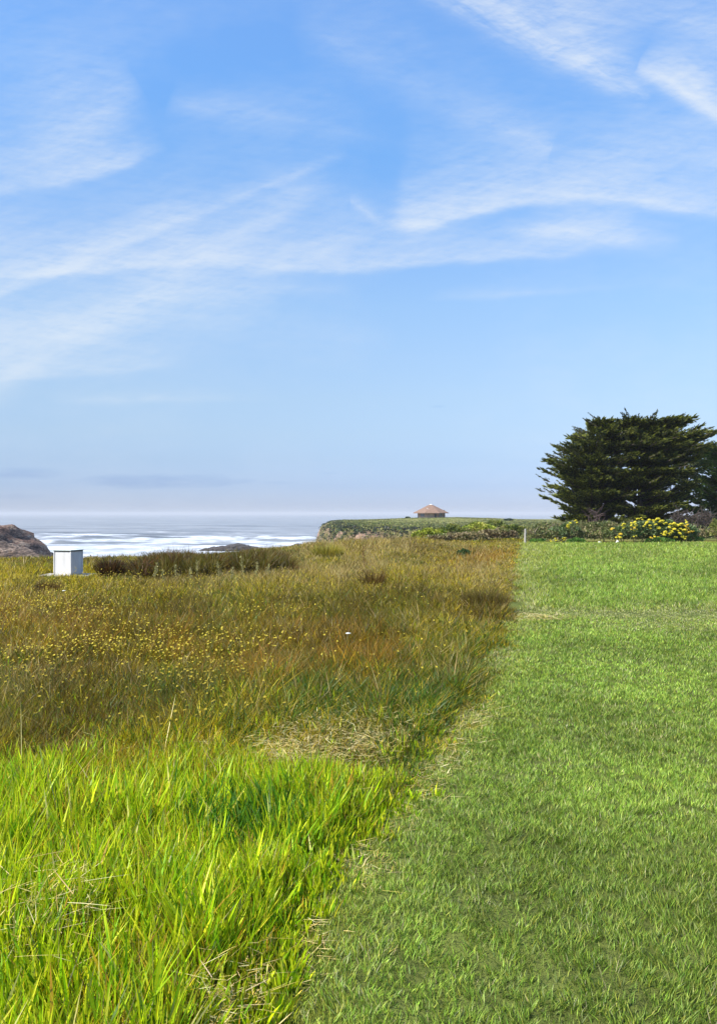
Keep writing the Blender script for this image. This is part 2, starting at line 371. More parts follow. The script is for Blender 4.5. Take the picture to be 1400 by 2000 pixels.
def meadow_weights(x, y):
    y = np.maximum(y, .5); u, v = CX + F * x / y, CY + (EYE - .16) * F / y      # patches are seen on top of the grass, 16 cm up
    # patches drift a little so that no ellipse shows
    uu = u + (fbm(x * 1.1, y * .8, 31) - .5) * 160; k = (v - CY)
    vv = CY + k * (1 + (fbm(x * .9 + 9, y * .9, 37) - .5) * .13)
    W = np.zeros((len(KEYS), len(x)))
    W[KEYS.index('olive')] += .60; W[KEYS.index('gold')] += 1.1; W[KEYS.index('brown')] += .30; W[KEYS.index('tan')] += .18; W[KEYS.index('straw')] += .05; W[KEYS.index('dark')] += .45
    W[KEYS.index('bright')] += sstep(1180, 1400, v) * .05 + .03 + 5.0 * sstep(1560, 1760, v) + 4.5 * sstep(1370, 1590, vv + 190 * (fbm(x * 1.3 + 3, y * 1.1, 39, 3) - .5) + 40 * np.exp(-((uu - 330) / 160) ** 2) - 75 * np.exp(-((uu - 640) / 230) ** 2)) + 1.2 * np.exp(-((uu - 850) / 50) ** 2 - ((vv - 1445) / 40) ** 2)
    for (pu, pv, ru, rv, kd, wt) in PATCH:
        e = np.exp(-((uu - pu) / ru) ** 2 - ((vv - pv) / rv) ** 2); W[KEYS.index(kd)] += wt * e
    for i, kd in enumerate(KEYS):
        sc_ = .55 + .05 * i
        W[i] *= (.5 if kd == 'bright' else .12) + 2.6 * sstep(.36, .64, fbm(x / sc_ * .8, y / sc_ * .40, 60 + 7 * i, 4)) ** 1.2
    return W / W.sum(0)
KCOL = np.array([np.mean(C[k], axis=0) for k in KEYS])

def grid_mesh():
    xs = np.unique(np.concatenate([np.arange(-40, 50, .45), np.arange(-110, -40, 2.5), np.arange(50, 160, 2.5), np.arange(-400, -110, 15), np.arange(160, 500, 15), np.linspace(-2400, -400, 14), np.linspace(500, 2400, 14)]))
    ys = np.unique(np.concatenate([np.linspace(-250, -6, 12), np.arange(-6, 62, .45), np.arange(62, 185, 1.8), np.arange(185, 235, .8), np.arange(235, 360, 2.2), np.arange(360, 560, 6), np.linspace(560, 690, 6)]))
    Xg, Yg = np.meshgrid(xs, ys); x = Xg.ravel(); y = Yg.ravel()
    z, sd = ground_z(x, y, True)
    nx, ny = len(xs), len(ys)
    i = np.arange(nx - 1); j = np.arange(ny - 1); I, J = np.meshgrid(i, j); a = (J * nx + I).ravel()
    loops = np.stack([a, a + 1, a + nx + 1, a + nx], 1)
    Wt = meadow_weights(x, y); c = (Wt.T @ KCOL) * .40
    lawn = (x > bound_x(y)) & (y < 49)
    c[lawn] = np.array([.11, .13, .028])
    far = sstep(46, 56, y)[:, None]
    n1 = fbm(x / 6, y / 14, 41)[:, None]; n2 = fbm(x / 2.5, y / 5, 43)[:, None]
    hc = np.array([.11, .13, .03]) * (1 - n1) + np.array([.22, .20, .06]) * n1
    hc = hc * (.6 + .8 * n2)
    c = c * (1 - far) + hc * far
    # bare rock and earth where the land falls away
    zz = z.reshape(ny, nx); gy, gx = np.gradient(zz, ys, xs); sl = np.hypot(gx, gy).ravel()
    sv = sstep(.35, .9, sl)[:, None] * far; c = c * (1 - sv) + np.array([.10, .085, .03]) * (.5 + 1.0 * n2) * sv
    rk = (sstep(.7, 1.5, sl) * sstep(.42, .55, fbm(x / 6, y / 6 + z / 2, 47)) )[:, None]
    rc = np.array([.26, .17, .12]) * (.5 + .9 * fbm(x / 2, z * 1.3 + y / 3, 49)[:, None])
    c = c * (1 - rk) + rc * rk
    c = np.where((z < -9)[:, None], np.array([.16, .13, .10]), c)
    m, g, out = mat('ground_soil')
    at = g.new('ShaderNodeAttribute', attribute_name='Col')
    n = g.noise(g.new('ShaderNodeTexCoord').outputs['Object'], 1.7, 8, .7)
    cc = g.mix(1.0, at.outputs['Color'], g.ramp(n, [(.3, (.55, .55, .55)), (.7, (1.35, 1.35, 1.35))]), 'MULTIPLY')
    p = g.new('ShaderNodeBsdfPrincipled'); g.put(p.inputs['Base Color'], cc); p.inputs['Roughness'].default_value = .95; p.inputs['Specular IOR Level'].default_value = .1
    b = g.new('ShaderNodeBump'); b.inputs['Strength'].default_value = .8; b.inputs['Distance'].default_value = .25; g.put(b.inputs['Height'], n)
    g.nt.links.new(b.outputs[0], p.inputs['Normal']); g.nt.links.new(p.outputs[0], out.inputs[0])
    o = mesh_np('ground', np.stack([x, y, z], 1), loops.ravel(), np.full(len(loops), 4), m, c, smooth=True)
    meta(o, kind='structure'); return o
grid_mesh()

# ------------------------------------------------------------------ sea
def build_sea():
    SEA = -14.0
    xs = np.unique(np.concatenate([np.arange(-260, 60, 1.6), np.arange(60, 320, 8), np.linspace(-9000, -260, 30), np.linspace(320, 9000, 30)]))
    ys = np.unique(np.concatenate([np.linspace(20, 180, 30), np.arange(180, 760, 1.7), np.arange(760, 1500, 5), np.geomspace(1500, 16000, 40)]))
    Xg, Yg = np.meshgrid(xs, ys); x = Xg.ravel(); y = Yg.ravel()
    fade = (1 - sstep(900, 1500, y)) * (1 - sstep(250, 320, np.abs(x + 100) - 100))
    sw = np.zeros_like(x)
    for (lam, ang, amp, ph) in [(46, 4, .45, 0), (31, -7, .30, 2), (17, 12, .16, 1), (9, -15, .09, 4)]:
        kx, ky = math.sin(R(ang)) * 2 * math.pi / lam, math.cos(R(ang)) * 2 * math.pi / lam
        sw += amp * np.sin(kx * x + ky * y + ph + 4 * fbm(x / 60, y / 60, 71)) * (.4 + 1.2 * fbm(x / 50 + lam, y / 30, 73))
    brk = sstep(560, 330, y)
    crest = np.maximum(0, np.sin(2 * math.pi * y / 52 + 6 * fbm(x / 70, y / 90, 75))) ** 6 * sstep(.35, .6, fbm(x / 45, y / 30, 77))
    z = SEA + (sw + crest * 1.5 * sstep(750, 450, y)) * fade * (1 - .3 * brk)
    # foam as its own shape: broken rollers and the churned water by the rocks
    ff = fbm(x / 34, y / 9, 81, 5)
    foam = sstep(.585, .70, ff + .34 * sstep(620, 350, y) + .06 * crest - .05) * sstep(900, 640, y)
    foam = np.maximum(foam, sstep(.25, .7, crest) * sstep(900, 560, y) * sstep(.42, .6, fbm(x / 20, y / 20, 83)))
    foam = np.maximum(foam, sstep(440, 350, y) * (.10 + 1.0 * fbm(x / 14, y / 7, 85, 5)))
    nx, ny = len(xs), len(ys); i = np.arange(nx - 1); j = np.arange(ny - 1); I, J = np.meshgrid(i, j); a = (J * nx + I).ravel()
    loops = np.stack([a, a + 1, a + nx + 1, a + nx], 1)
    m, g, out = mat('sea_water')
    at = g.new('ShaderNodeAttribute', attribute_name='Col'); sp = g.new('ShaderNodeSeparateColor'); g.put(sp.inputs[0], at.outputs['Color'])
    tc = g.new('ShaderNodeTexCoord'); mp = g.new('ShaderNodeMapping'); g.put(mp.inputs[0], tc.outputs['Object']); mp.inputs['Scale'].default_value = (.10, .25, .2)
    n = g.noise(mp.outputs[0], 1.0, 8, .68)
    mp2 = g.new('ShaderNodeMapping'); g.put(mp2.inputs[0], tc.outputs['Object']); mp2.inputs['Scale'].default_value = (.010, .045, .02)
    n2 = g.noise(mp2.outputs[0], 1.0, 6, .65)
    wc = g.ramp(n2, [(.38, (.10, .105, .11)), (.60, (.27, .275, .28))])
    fo = g.m('MULTIPLY', sp.outputs[0], g.m('MULTIPLY', g.m('SUBTRACT', n, .34), 4.2, clamp=True))
    c = g.mix(fo, wc, (.58, .61, .64, 1))
    p = g.new('ShaderNodeBsdfPrincipled'); g.put(p.inputs['Base Color'], c)
    g.put(p.inputs['Roughness'], g.m('MULTIPLY_ADD', fo, .5, .3))
    p.inputs['IOR'].default_value = 1.33
    b = g.new('ShaderNodeBump'); b.inputs['Strength'].default_value = .9; b.inputs['Distance'].default_value = .9; g.put(b.inputs['Height'], n)
    g.nt.links.new(b.outputs[0], p.inputs['Normal']); g.nt.links.new(p.outputs[0], out.inputs[0])
    cols = np.stack([foam] * 3, 1)
    o = mesh_np('sea', np.stack([x, y, z], 1), loops.ravel(), np.full(len(loops), 4), m, cols, smooth=True)
    meta(o, kind='structure')
build_sea()

# ------------------------------------------------------------------ grass
def blades(name, bx, by, bz, h, wd, c0, c1, lean, curl, segs=3, mat_=None, azi=None, parent=None, face=None):
    n = len(bx)
    th = rng.uniform(0, 2 * math.pi, n) if azi is None else azi
    fa = rng.uniform(0, math.pi, n) if face is None else face
    ldx, ldy = np.cos(th), np.sin(th); sxv, syv = np.cos(fa), np.sin(fa)
    vs = np.zeros((n, 2 * segs + 1, 3), np.float32); cs = np.zeros((n, 2 * segs + 1, 3), np.float32)
    for s in range(segs + 1):
        t = s / segs
        off = h * (lean * t + curl * t * t)
        zz = h * (t - .45 * curl * t * t * np.minimum(curl, 1.2)) / np.sqrt(1 + lean ** 2)
        cxp, cyp, czp = bx + ldx * off, by + ldy * off, bz + zz
        hw = wd * .5 * (1 - t ** 3.2) * (.75 + .25 * min(1, t * 3))
        cc = c0 * (1 - t) + c1 * t
        if s < segs:
            vs[:, 2 * s] = np.stack([cxp - sxv * hw, cyp - syv * hw, czp], 1); vs[:, 2 * s + 1] = np.stack([cxp + sxv * hw, cyp + syv * hw, czp], 1)
            cs[:, 2 * s] = cc; cs[:, 2 * s + 1] = cc
        else:
            vs[:, 2 * s] = np.stack([cxp, cyp, czp], 1); cs[:, 2 * s] = cc
    nv = 2 * segs + 1; b = (np.arange(n) * nv)[:, None]
    pat = []; tot = []
    for s in range(segs - 1): pat += [2 * s, 2 * s + 1, 2 * s + 3, 2 * s + 2]; tot.append(4)
    pat += [2 * segs - 2, 2 * segs - 1, 2 * segs]; tot.append(3)
    loops = (b + np.array(pat)[None]).ravel(); totals = np.tile(tot, n)
    return mesh_np(name, vs.reshape(-1, 3), loops, totals, mat_ or M_GRASS, cs.reshape(-1, 3), parent)
def pick(cols, n, jit=.22):
    cols = np.array(cols); c = cols[rng.integers(0, len(cols), n)]
    return c * (1 + rng.normal(0, jit, (n, 1))).clip(.5, 1.7) * (1 + rng.normal(0, .05, (n, 3)))
def scatter(y0, y1, dens, ref, xl, xr, power=2.0):
    """points with density dens/m2 up to distance ref, thinning as 1/y^power beyond"""
    out = []
    edges = np.geomspace(y0, y1, 40)
    for a, b in zip(edges[:-1], edges[1:]):
        m_ = (a + b) / 2; L_, R_ = xl(m_), xr(m_)
        d = dens * min(1, (ref / m_) ** power); n = int(d * (b - a) * (R_ - L_))
        if n > 0: out.append(np.stack([rng.uniform(L_, R_, n), rng.uniform(a, b, n)], 1))
    p = np.concatenate(out); return p[:, 0], p[:, 1]
WL = lambda y: -.46 * y - .6
WR = lambda y: .46 * y + .6

def edge_wob(x, y):
    return ((fbm(x * 2.2, y * 1.6, 90, 4) - .5) * .42 + (fbm(x * .5, y * .45, 89, 2) - .5) * .5) * np.minimum(.55 + y / 14, 2.2)
# short mown lawn
def lawn():
    x, y = scatter(1.9, 50, 19000, 5.0, lambda y: bound_x(y) - .12, WR, 1.85)
    edge = x - bound_x(y) - edge_wob(x, y)
    u, v = uv_of(x, y)
    dens = fbm(x / .35, y / .35, 91, 3)
    gap = fbm(x / .07, y / .09, 87, 2)
    k = (edge > 0) & (rng.random(len(x)) < (.45 + .7 * dens) * (.25 + 1.1 * sstep(.3, .55, gap))) & (v > 1061.5 + (fbm(x * .4, x * 0, 92) - .5) * 2)
    x, y, u, v, edge = x[k], y[k], u[k], v[k], edge[k]; n = len(x)
    big = fbm(x / 1.4, y / 2.0, 93, 4); tuft = fbm(x / .22, y / .22, 94, 2)
    line = np.exp(-((v - 1197 - (fbm(x, y * 0, 95) - .5) * 10) / 9) ** 2) * 1.2 + np.exp(-((v - 1216) / 18) ** 2 - ((u - 1330) / 160) ** 2) * .8
    near_edge = np.exp(-(edge / (.07 + .025 * y)) ** 2) * sstep(.3, .6, fbm(x / .3, y / .6, 88, 3)) * .7
    back = sstep(1196, 1190, v)
    h = (.018 + .027 * tuft + .006 * big) * (1 - .45 * line) * (1 + .8 * back) * rng.uniform(.6, 1.35, n) * np.clip((y / 9) ** .5, 1, 2)
    wd = .0031 * np.maximum(1, y / 4.2) ** .9 * rng.uniform(.7, 1.4, n)
    g1 = pick([(.18, .28, .028), (.215, .315, .036), (.29, .37, .06), (.13, .225, .024)], n, .32)
    pale = pick([(.34, .36, .14), (.40, .36, .18), (.30, .33, .10)], n)
    yel = pick([(.26, .30, .03), (.32, .34, .05)], n)
    tone = sstep(.35, .65, fbm(x / .9 + 4, y / 1.3, 96, 4))[:, None]
    c = g1 * (.80 + .40 * tone) * (1 - .22 * sstep(1100, 1135, v) * back * (.4 + .6 * sstep(1250, 1000, u)))[:, None]
    dk_ = rng.random(n) < .16; c[dk_] *= .5; lt_ = rng.random(n) < .10; c[lt_] = c[lt_] * 1.5
    pr = rng.random(n)
    m1 = pr < .05 + .10 * sstep(.5, .7, fbm(x / .3, y / .3, 97, 2)) + .42 * line + .55 * near_edge; c[m1] = pale[m1]
    m2 = (rng.random(n) < .10 + .45 * line +   .65 * np.exp(-(edge / (.12 + .04 * y)) ** 2) + .22 * sstep(1120, 1075, v)) & ~m1; c[m2] = yel[m2]
    azi = 2 * math.pi * fbm(x / .12, y / .12, 98, 2) * 2 + rng.normal(0, 1.3, n)
    o = blades('lawn_grass', x, y, ground_z(x, y) - .004, h, wd, c * .9, c * 1.15, rng.uniform(.05, .6, n), rng.uniform(0, .5, n), 2, M_LAWN, azi)
    meta(o, 'short mown green lawn covering the right side of the field', 'grass', kind='stuff')
lawn()

KH = dict(bright=.235, dark=.19, olive=.21, brown=.25, rust=.27, straw=.13, tan=.26, gold=.19)
KWD = dict(bright=.0112, dark=.006, olive=.0040, brown=.0032, rust=.0034, straw=.0042, tan=.0034, gold=.0045)
KLEAN = dict(bright=.13, dark=.3, olive=.35, brown=.22, rust=.3, straw=1.0, tan=.35, gold=.4)
def meadow():
    x, y = scatter(1.5, 55, 1150, 5.4, WL, lambda y: bound_x(y) + .25, 1.62)
    edge = bound_x(y) - x - edge_wob(x, y)
    # tussocks: a dozen blades fan out of each root
    k = (edge > -.06 - np.abs(rng.normal(0, .02 + .012 * y, len(x))) * (rng.random(len(x)) < .35)) & (poly_sd(x, y) > 1.5)
    x, y = x[k], y[k]; nc = len(x)
    yj = y * np.exp(rng.normal(0, .085, nc)); Wt = meadow_weights(x * yj / y, yj); kc = (np.cumsum(Wt, 0) < rng.random(nc)[None]).sum(0).clip(0, len(KEYS) - 1)
    rep = 12; ch = np.repeat(rng.uniform(.55, 1.35, nc), rep); ctone = np.repeat(rng.normal(1, .2, nc).clip(.5, 1.6), rep)
    off = rng.normal(0, 1, (nc * rep, 2)); rad = np.repeat((.016 + .012 * rng.random(nc)) * np.maximum(1, y / 7), rep)
    x = np.repeat(x, rep) + off[:, 0] * rad; y = np.repeat(y, rep) + off[:, 1] * rad; ki = np.repeat(kc, rep); n = len(x)
    fan = np.arctan2(off[:, 1], off[:, 0]) + rng.normal(0, .5, n); edge = bound_x(y) - x - edge_wob(x, y)
    yj = y * np.exp(rng.normal(0, .085, n)); Wt = meadow_weights(x * yj / y, yj); sw = rng.random(n) < .35
    kj = (np.cumsum(Wt, 0) < rng.random(n)[None]).sum(0).clip(0, len(KEYS) - 1); ki = np.where(sw, kj, ki)
    h = np.zeros(n); wd = np.zeros(n); ln = np.zeros(n); c = np.zeros((n, 3)); tip = np.zeros((n, 3))
    for i, kd in enumerate(KEYS):
        s = ki == i; m_ = s.sum()
        h[s] = KH[kd]; wd[s] = KWD[kd]; ln[s] = KLEAN[kd]; c[s] = pick(C[kd], m_)
    c *= ctone[:, None]
    tip[:] = c * 1.15
    br = ki == KEYS.index('bright')
    yy = br & (rng.random(n) < .10); tip[yy] = pick([(.50, .42, .04), (.55, .26, .03), (.5, .45, .15)], yy.sum())
    u, v = uv_of(x, y)
    # dense darker green tussock in the near grass
    tus = np.exp(-((u - 470) / 100) ** 2 - ((v - 1640) / 42) ** 2)
    dk = br & (rng.random(n) < tus * .8); c[dk] = pick([(.06, .17, .012), (.09, .22, .015)], dk.sum()); tip[dk] = c[dk]
    tuft = fbm(x / .28, y / .28, 103, 2); lump = fbm(x / .9, y / 1.1, 105, 3)
    h *= (.45 + .6 * tuft + .9 * (lump - .35)) * rng.uniform(.5, 1.2, n) * ch
    h[br] *= (.62 + .38 * sstep(1440, 1620, v))[br]
    h *= np.clip(.45 + edge / .35, .35, 1)
    h *= 1 - .35 * sstep(34, 46, y)
    h *= 1 + 1.5 * np.exp(-((u - 720) / 130) ** 4) * sstep(37, 43, y) * sstep(.3, .6, fbm(x / .8, y / 2, 109)) + .6 * np.exp(-((u - 640) / 40) ** 2) * sstep(37, 43, y)
    h *= 1 - .5 * np.exp(-((x - (650 - CX) / F * y) / (.115 * y)) ** 2 - ((v - 1500) / 50) ** 2)
    wd *= np.maximum(1, y / 5.0) ** .85 * rng.uniform(.6, 1.35, n)
    cy_ = np.where(ki == KEYS.index('straw'), 1.0, np.where(br, .18, .3))
    # clear of the slab and the pump box
    bxp = (np.abs(x - SLAB[0]) < .85) & (y - SLAB[1] < .62) & (y - SLAB[1] > -.62)
    h[bxp] *= .1
    bxf = (np.abs(x - SLAB[0]) < 1.0) & (y - SLAB[1] <= -.62) & (y - SLAB[1] > -1.9)
    h[bxf] *= .62
    azi = fan
    z = ground_z(x, y) - .01
    near = y < 9
    for s, sg in ((near, 4), (~near, 2)):
        o = blades('meadow_grass', x[s], y[s], z[s], h[s], wd[s], c[s], tip[s], (ln * (rng.uniform(.3, 2.2, n)))[s], (cy_ * rng.uniform(0, 2.0, n))[s], sg, M_GRASS, azi[s])
        meta(o, 'tall bright green and yellow grass growing in the near left field' if sg == 4 else 'brown, olive and tan wild grass of the unmown meadow', 'grass', kind='stuff')
SLAB = (P(134, 1123, 22.9).x, 23.0)
meadow()

# matted dead grass lying on the ground
def thatch():
    XS, YS = [], []
    for (u, v, ru, rv, n) in [(640, 1430, 170, 34, 5200), (560, 1478, 90, 16, 1500), (760, 1400, 120, 26, 1500), (60, 1850, 120, 60, 420), (130, 1790, 60, 20, 160), (430, 1970, 26, 36, 260), (700, 1650, 50, 60, 200),
                              (760, 1560, 50, 40, 220), (830, 1500, 40, 40, 300), (600, 1800, 40, 60, 160), (880, 1440, 40, 40, 300), (500, 1900, 30, 60, 80), (250, 1480, 240, 20, 500), (930, 1380, 40, 40, 260), (1040, 1198, 60, 5, 300)]:
        uu = rng.normal(u, ru * .6, n); vv = rng.normal(v, rv * .6, n).clip(1060, 2150); yy = (EYE - .08) * F / (vv - CY)
        XS.append((uu - CX) / F * yy); YS.append(yy)
    x = np.concatenate(XS); y = np.concatenate(YS); n = len(x)
    u, v = uv_of(x, y)
    azi = rng.uniform(0, 2 * math.pi, n)
    lift = rng.uniform(.02, .16, n) * np.where(x < bound_x(y) - .1, 1, .25)
    tall = (v > 1730) & (u < 200); lift[tall] += .16
    lift[(v > 1850) & (u > 300) & (u < 560)] += .08
    L = rng.uniform(.05, .16, n) * np.maximum(1, y / 6)
    L[tall] *= 1.5
    c = pick([(.60, .48, .19), (.50, .39, .12), (.42, .32, .07), (.66, .56, .28)], n)
    # blades lying down: small rise, large run
    o = blades('dead_grass', x, y, ground_z(x, y) + lift * rng.uniform(.2, 1, n), L * .3, rng.uniform(.0025, .0055, n) * np.maximum(1, y / 5), c, c, rng.uniform(1.5, 3.2, n), rng.uniform(-1.2, .9, n), 4, M_DRY, azi)
    meta(o, 'matted pale straw lying across the near meadow grass', 'dead grass', kind='stuff')
thatch()

# long bent dry stalks with seed heads
def stalks():
    mb_v = []
    spec = []
    for i in range(46):
        u = rng.uniform(-20, 640); v = rng.uniform(1380, 1760); spec.append((u, v, rng.uniform(.25, .5)))
    spec += [(45, 1660, .62), (605, 1400, .42), (20, 1640, .5), (390, 1560, .45), (110, 1850, .4)]
    x = []; y = []; h = []
    for (u, v, hh) in spec:
        yy = groundY(v); xx = (u - CX) / F * yy
        if xx < bound_x(yy) - .1: x.append(xx); y.append(yy); h.append(hh)
    x, y, h = map(np.array, (x, y, h)); n = len(x)
    c = pick([(.50, .42, .20), (.40, .30, .10), (.30, .26, .06)], n)
    o = blades('grass_stalks', x, y, ground_z(x, y), h, np.full(n, .005), c, c, rng.uniform(0, 1.0, n), rng.uniform(-.2, .6, n), 6, M_DRY)
    meta(o, 'thin dry seed stalks rising out of the near grass', 'grass', kind='stuff')
stalks()

# ------------------------------------------------------------------ rushes: dark brown mass behind the flowers
def rush_blades(name, x, y, h, parent=None, wscale=1.0, cols=None, base=None, lean=.18):
    n = len(x); c = pick(cols or [(.025, .012, .005), (.04, .018, .006), (.06, .026, .007), (.02, .02, .006)], n, .25)
    tipc = pick([(.13, .075, .010), (.18, .075, .012), (.08, .035, .008), (.11, .10, .014)], n, .25)
    ol = fbm(x * .9, y * .7, 117, 3) > .60; tipc[ol] = pick([(.17, .14, .015), (.13, .12, .012), (.21, .15, .02)], int(ol.sum()), .2)
    z = ground_z(x, y) if base is None else base
    return blades(name, x, y, z - .01, h, .011 * wscale * rng.uniform(.6, 1.5, n), c, tipc, rng.uniform(0, 2.0, n) * lean, rng.uniform(0, .7, n), 3, M_GRASS, parent=parent)
def rushes():
    n = 40000
    u = rng.uniform(232, 575, n); y = rng.uniform(20.8, 29.5, n)
    top = np.interp(u, [232, 260, 300, 350, 420, 480, 540, 560, 575], [1100, 1090, 1076, 1068, 1073, 1068, 1066, 1078, 1098]) + (fbm(u / 22, y * .5, 111, 4) - .42) * 26
    front = np.interp(u, [232, 300, 400, 575], [22.2, 20.9, 21.5, 23.6]) + (fbm(u / 16, u * 0, 113) - .5) * 5
    h = EYE - (top - CY) * y / F
    h = h - ground_z((u - CX) / F * y, y)
    h *= (.45 + .9 * fbm(u / 9, y * 1.5, 115, 2)) * rng.uniform(.6, 1.08, n)
    k = (y > front) & (h > .08)
    x = (u - CX) / F * y
    o = rush_blades('rushes', x[k], y[k], h[k], wscale=1.6)
    meta(o, 'thick bank of dark brown rushes between the flower meadow and the sea', 'rushes', kind='stuff')
rushes()
def rush_clump(u, vb, wpx, hpx, label, cols=None, n=1400, group=None):
    Y = groundY(vb); c = P(u, vb, Y); r = wpx / F * Y / 2; H = hpx / F * Y
    e = empty('rush_clump', (c.x, c.y, float(ground_z(c.x, c.y))), label, 'rush', group)
    a = rng.uniform(0, 2 * math.pi, n); q = np.sqrt(rng.random(n)) * r * .8
    x, y = q * np.cos(a), q * np.sin(a)
    h = H * (1 - .45 * (q / r) ** 2) * rng.uniform(.45, 1.1, n)
    c_ = pick(cols or [(.045, .022, .008), (.07, .032, .010), (.035, .025, .008)], n, .25); t_ = c_ * 1.6
    o = blades('stems', x, y, np.zeros(n), h, .010 * Y / 21 * rng.uniform(.6, 1.5, n), c_, t_, rng.uniform(0, .5, n) * (q / r + .2), rng.uniform(0, .5, n), 3, M_GRASS, a + rng.normal(0, .4, n), parent=e)
    return e
rush_clump(217, 1132, 46, 52, 'dark reddish brown rush clump just right of the white pump box')
rush_clump(95, 1162, 50, 34, 'low dark brown rush clump in front of the pump box slab', n=700, cols=[(.07, .04, .01), (.11, .06, .012)])
rush_clump(728, 1150, 44, 52, 'thin dark rush clump standing mid meadow left of the lawn', n=420, cols=[(.09, .05, .012), (.13, .08, .015)])
rush_clump(950, 1195, 90, 55, 'wide brown tussock at the meadow edge beside the lawn', n=1500, cols=[(.10, .075, .015), (.14, .11, .02), (.08, .05, .012)])
rush_clump(640, 1092, 60, 34, 'ochre grass tussock at the cliff edge below the headland tip', n=1500, cols=[(.24, .20, .02), (.30, .24, .04), (.16, .15, .02)])
rush_clump(470, 1402, 46, 44, 'dark green rush tuft at the left end of the pale straw', n=380, cols=[(.02, .05, .01), (.035, .08, .012)])

# ------------------------------------------------------------------ yellow meadow flowers
def flower_meshes():
    vs = []; fs = []
    for lay, (n, r, z) in enumerate(((13, .0165, .004), (9, .011, .007))):
        for k in range(n):
            a = 2 * math.pi * k / n + lay * .3; b = len(vs); da = .8 * math.pi / n
            vs += [(0, 0, z * .3), (r * .8 * math.cos(a - da), r * .8 * math.sin(a - da), z), (r * math.cos(a), r * math.sin(a), z * 1.15), (r * .8 * math.cos(a + da), r * .8 * math.sin(a + da), z)]
            fs.append((b, b + 1, b + 2, b + 3))
    me = bpy.data.meshes.new('petals'); me.from_pydata(vs, [], fs); me.materials.append(M_PETAL)
    mb = MB(); mb.tube([(0, 0, -.012), (0, 0, -.004), (0, 0, .003)], [.003, .006, .004], 6)
    mc = bpy.data.meshes.new('calyx'); mc.from_pydata(mb.v, [], mb.f); mc.materials.append(M_STEM)
    mb = MB(); mb.tube([(0, 0, 0), (.012, .004, .5), (0, 0, 1)], [.0016, .0014, .0012], 4)
    ms = bpy.data.meshes.new('stem'); ms.from_pydata(mb.v, [], mb.f); ms.materials.append(M_STEM)
    return me, mc, ms
def flower_points(n):
    u = rng.uniform(-40, 1000, n * 12); v = rng.uniform(1112, 1425, n * 12)
    prob = .35 + .65 * np.exp(-((u - 150) / 380) ** 2)
    prob *= np.interp(v, [1110, 1135, 1200, 1290, 1350, 1400, 1425], [.9, 1.2, .8, .34, .18, .07, .02]) * np.interp(u, [0, 450, 600, 900, 1000], [1, 1, .75, .45, .4])
    prob *= 1 - .9 * np.exp(-((u - 660) / 230) ** 2 - ((v - 1420) / 50) ** 2)
    y = (EYE - .25) * F / (v - CY); x = (u - CX) / F * y
    prob *= .15 + 1.1 * sstep(.40, .62, fbm(x / 1.3, y / 1.6, 121, 4)) * .9
    # per square metre of ground rather than per square of picture, softened
    
    k = (rng.random(len(u)) < prob) & (x < bound_x(y) - .12)
    idx = np.nonzero(k)[0][:n]; return x[idx], y[idx]
fx, fy = flower_points(4000)
order = np.argsort(fy); fx, fy = fx[order], fy[order]
def flowers():
    pet, cal, stm = flower_meshes(); NI = 300
    for i in range(NI):
        x, y = float(fx[i]), float(fy[i]); z = float(ground_z(x, y)); h = float(rng.uniform(.20, .33)) * (1 if y < 12 else 1.1)
        e = empty('wildflower', (x, y, z), 'small yellow daisy-like flower on a thin stem in the near meadow', 'flower', 'yellow flowers scattered through the near meadow', float(rng.uniform(0, 6.28)))
        s = bpy.data.objects.new('stem', stm); s.scale = (1, 1, h); s.parent = e; col.objects.link(s)
        p = bpy.data.objects.new('petals', pet); p.location = (0, 0, h + .004); p.parent = e
        p.rotation_euler = (float(rng.normal(.25, .2)), float(rng.normal(0, .25)), float(-e.rotation_euler.z)); sc_ = float(rng.uniform(.35, .85)); p.scale = (sc_,) * 3; col.objects.link(p)
        q = bpy.data.objects.new('calyx', cal); q.location = (0, 0, h); q.parent = e; col.objects.link(q)
    x, y = fx[NI:], fy[NI:]; n = len(x); z = ground_z(x, y) + rng.uniform(.20, .36, n)
    r = rng.uniform(.006, .0145, n) * .8 * np.maximum(1, y / 16) ** .4
    a = np.arange(8) * 2 * math.pi / 8
    tx, ty = rng.normal(.25, .3, n), rng.normal(0, .3, n)
    vx = x[:, None] + r[:, None] * np.cos(a); vy = y[:, None] + r[:, None] * np.sin(a); vz = z[:, None] + r[:, None] * (np.sin(a) * tx[:, None] + np.cos(a) * ty[:, None])
    cen = np.stack([x, y, z - .004], 1)[:, None]
    vs = np.concatenate([cen, np.stack([vx, vy, vz], 2)], 1)
    b = (np.arange(n) * 9)[:, None, None]; tri = np.array([(0, 1 + k, 1 + (k + 1) % 8) for k in range(8)])[None]
    loops = (b + tri).ravel()
    o = mesh_np('wildflowers', vs.reshape(-1, 3), loops, np.full(n * 8, 3), M_PETAL)
    meta(o, 'countless tiny yellow flower heads dotting the farther meadow', 'flowers', kind='stuff')
flowers()

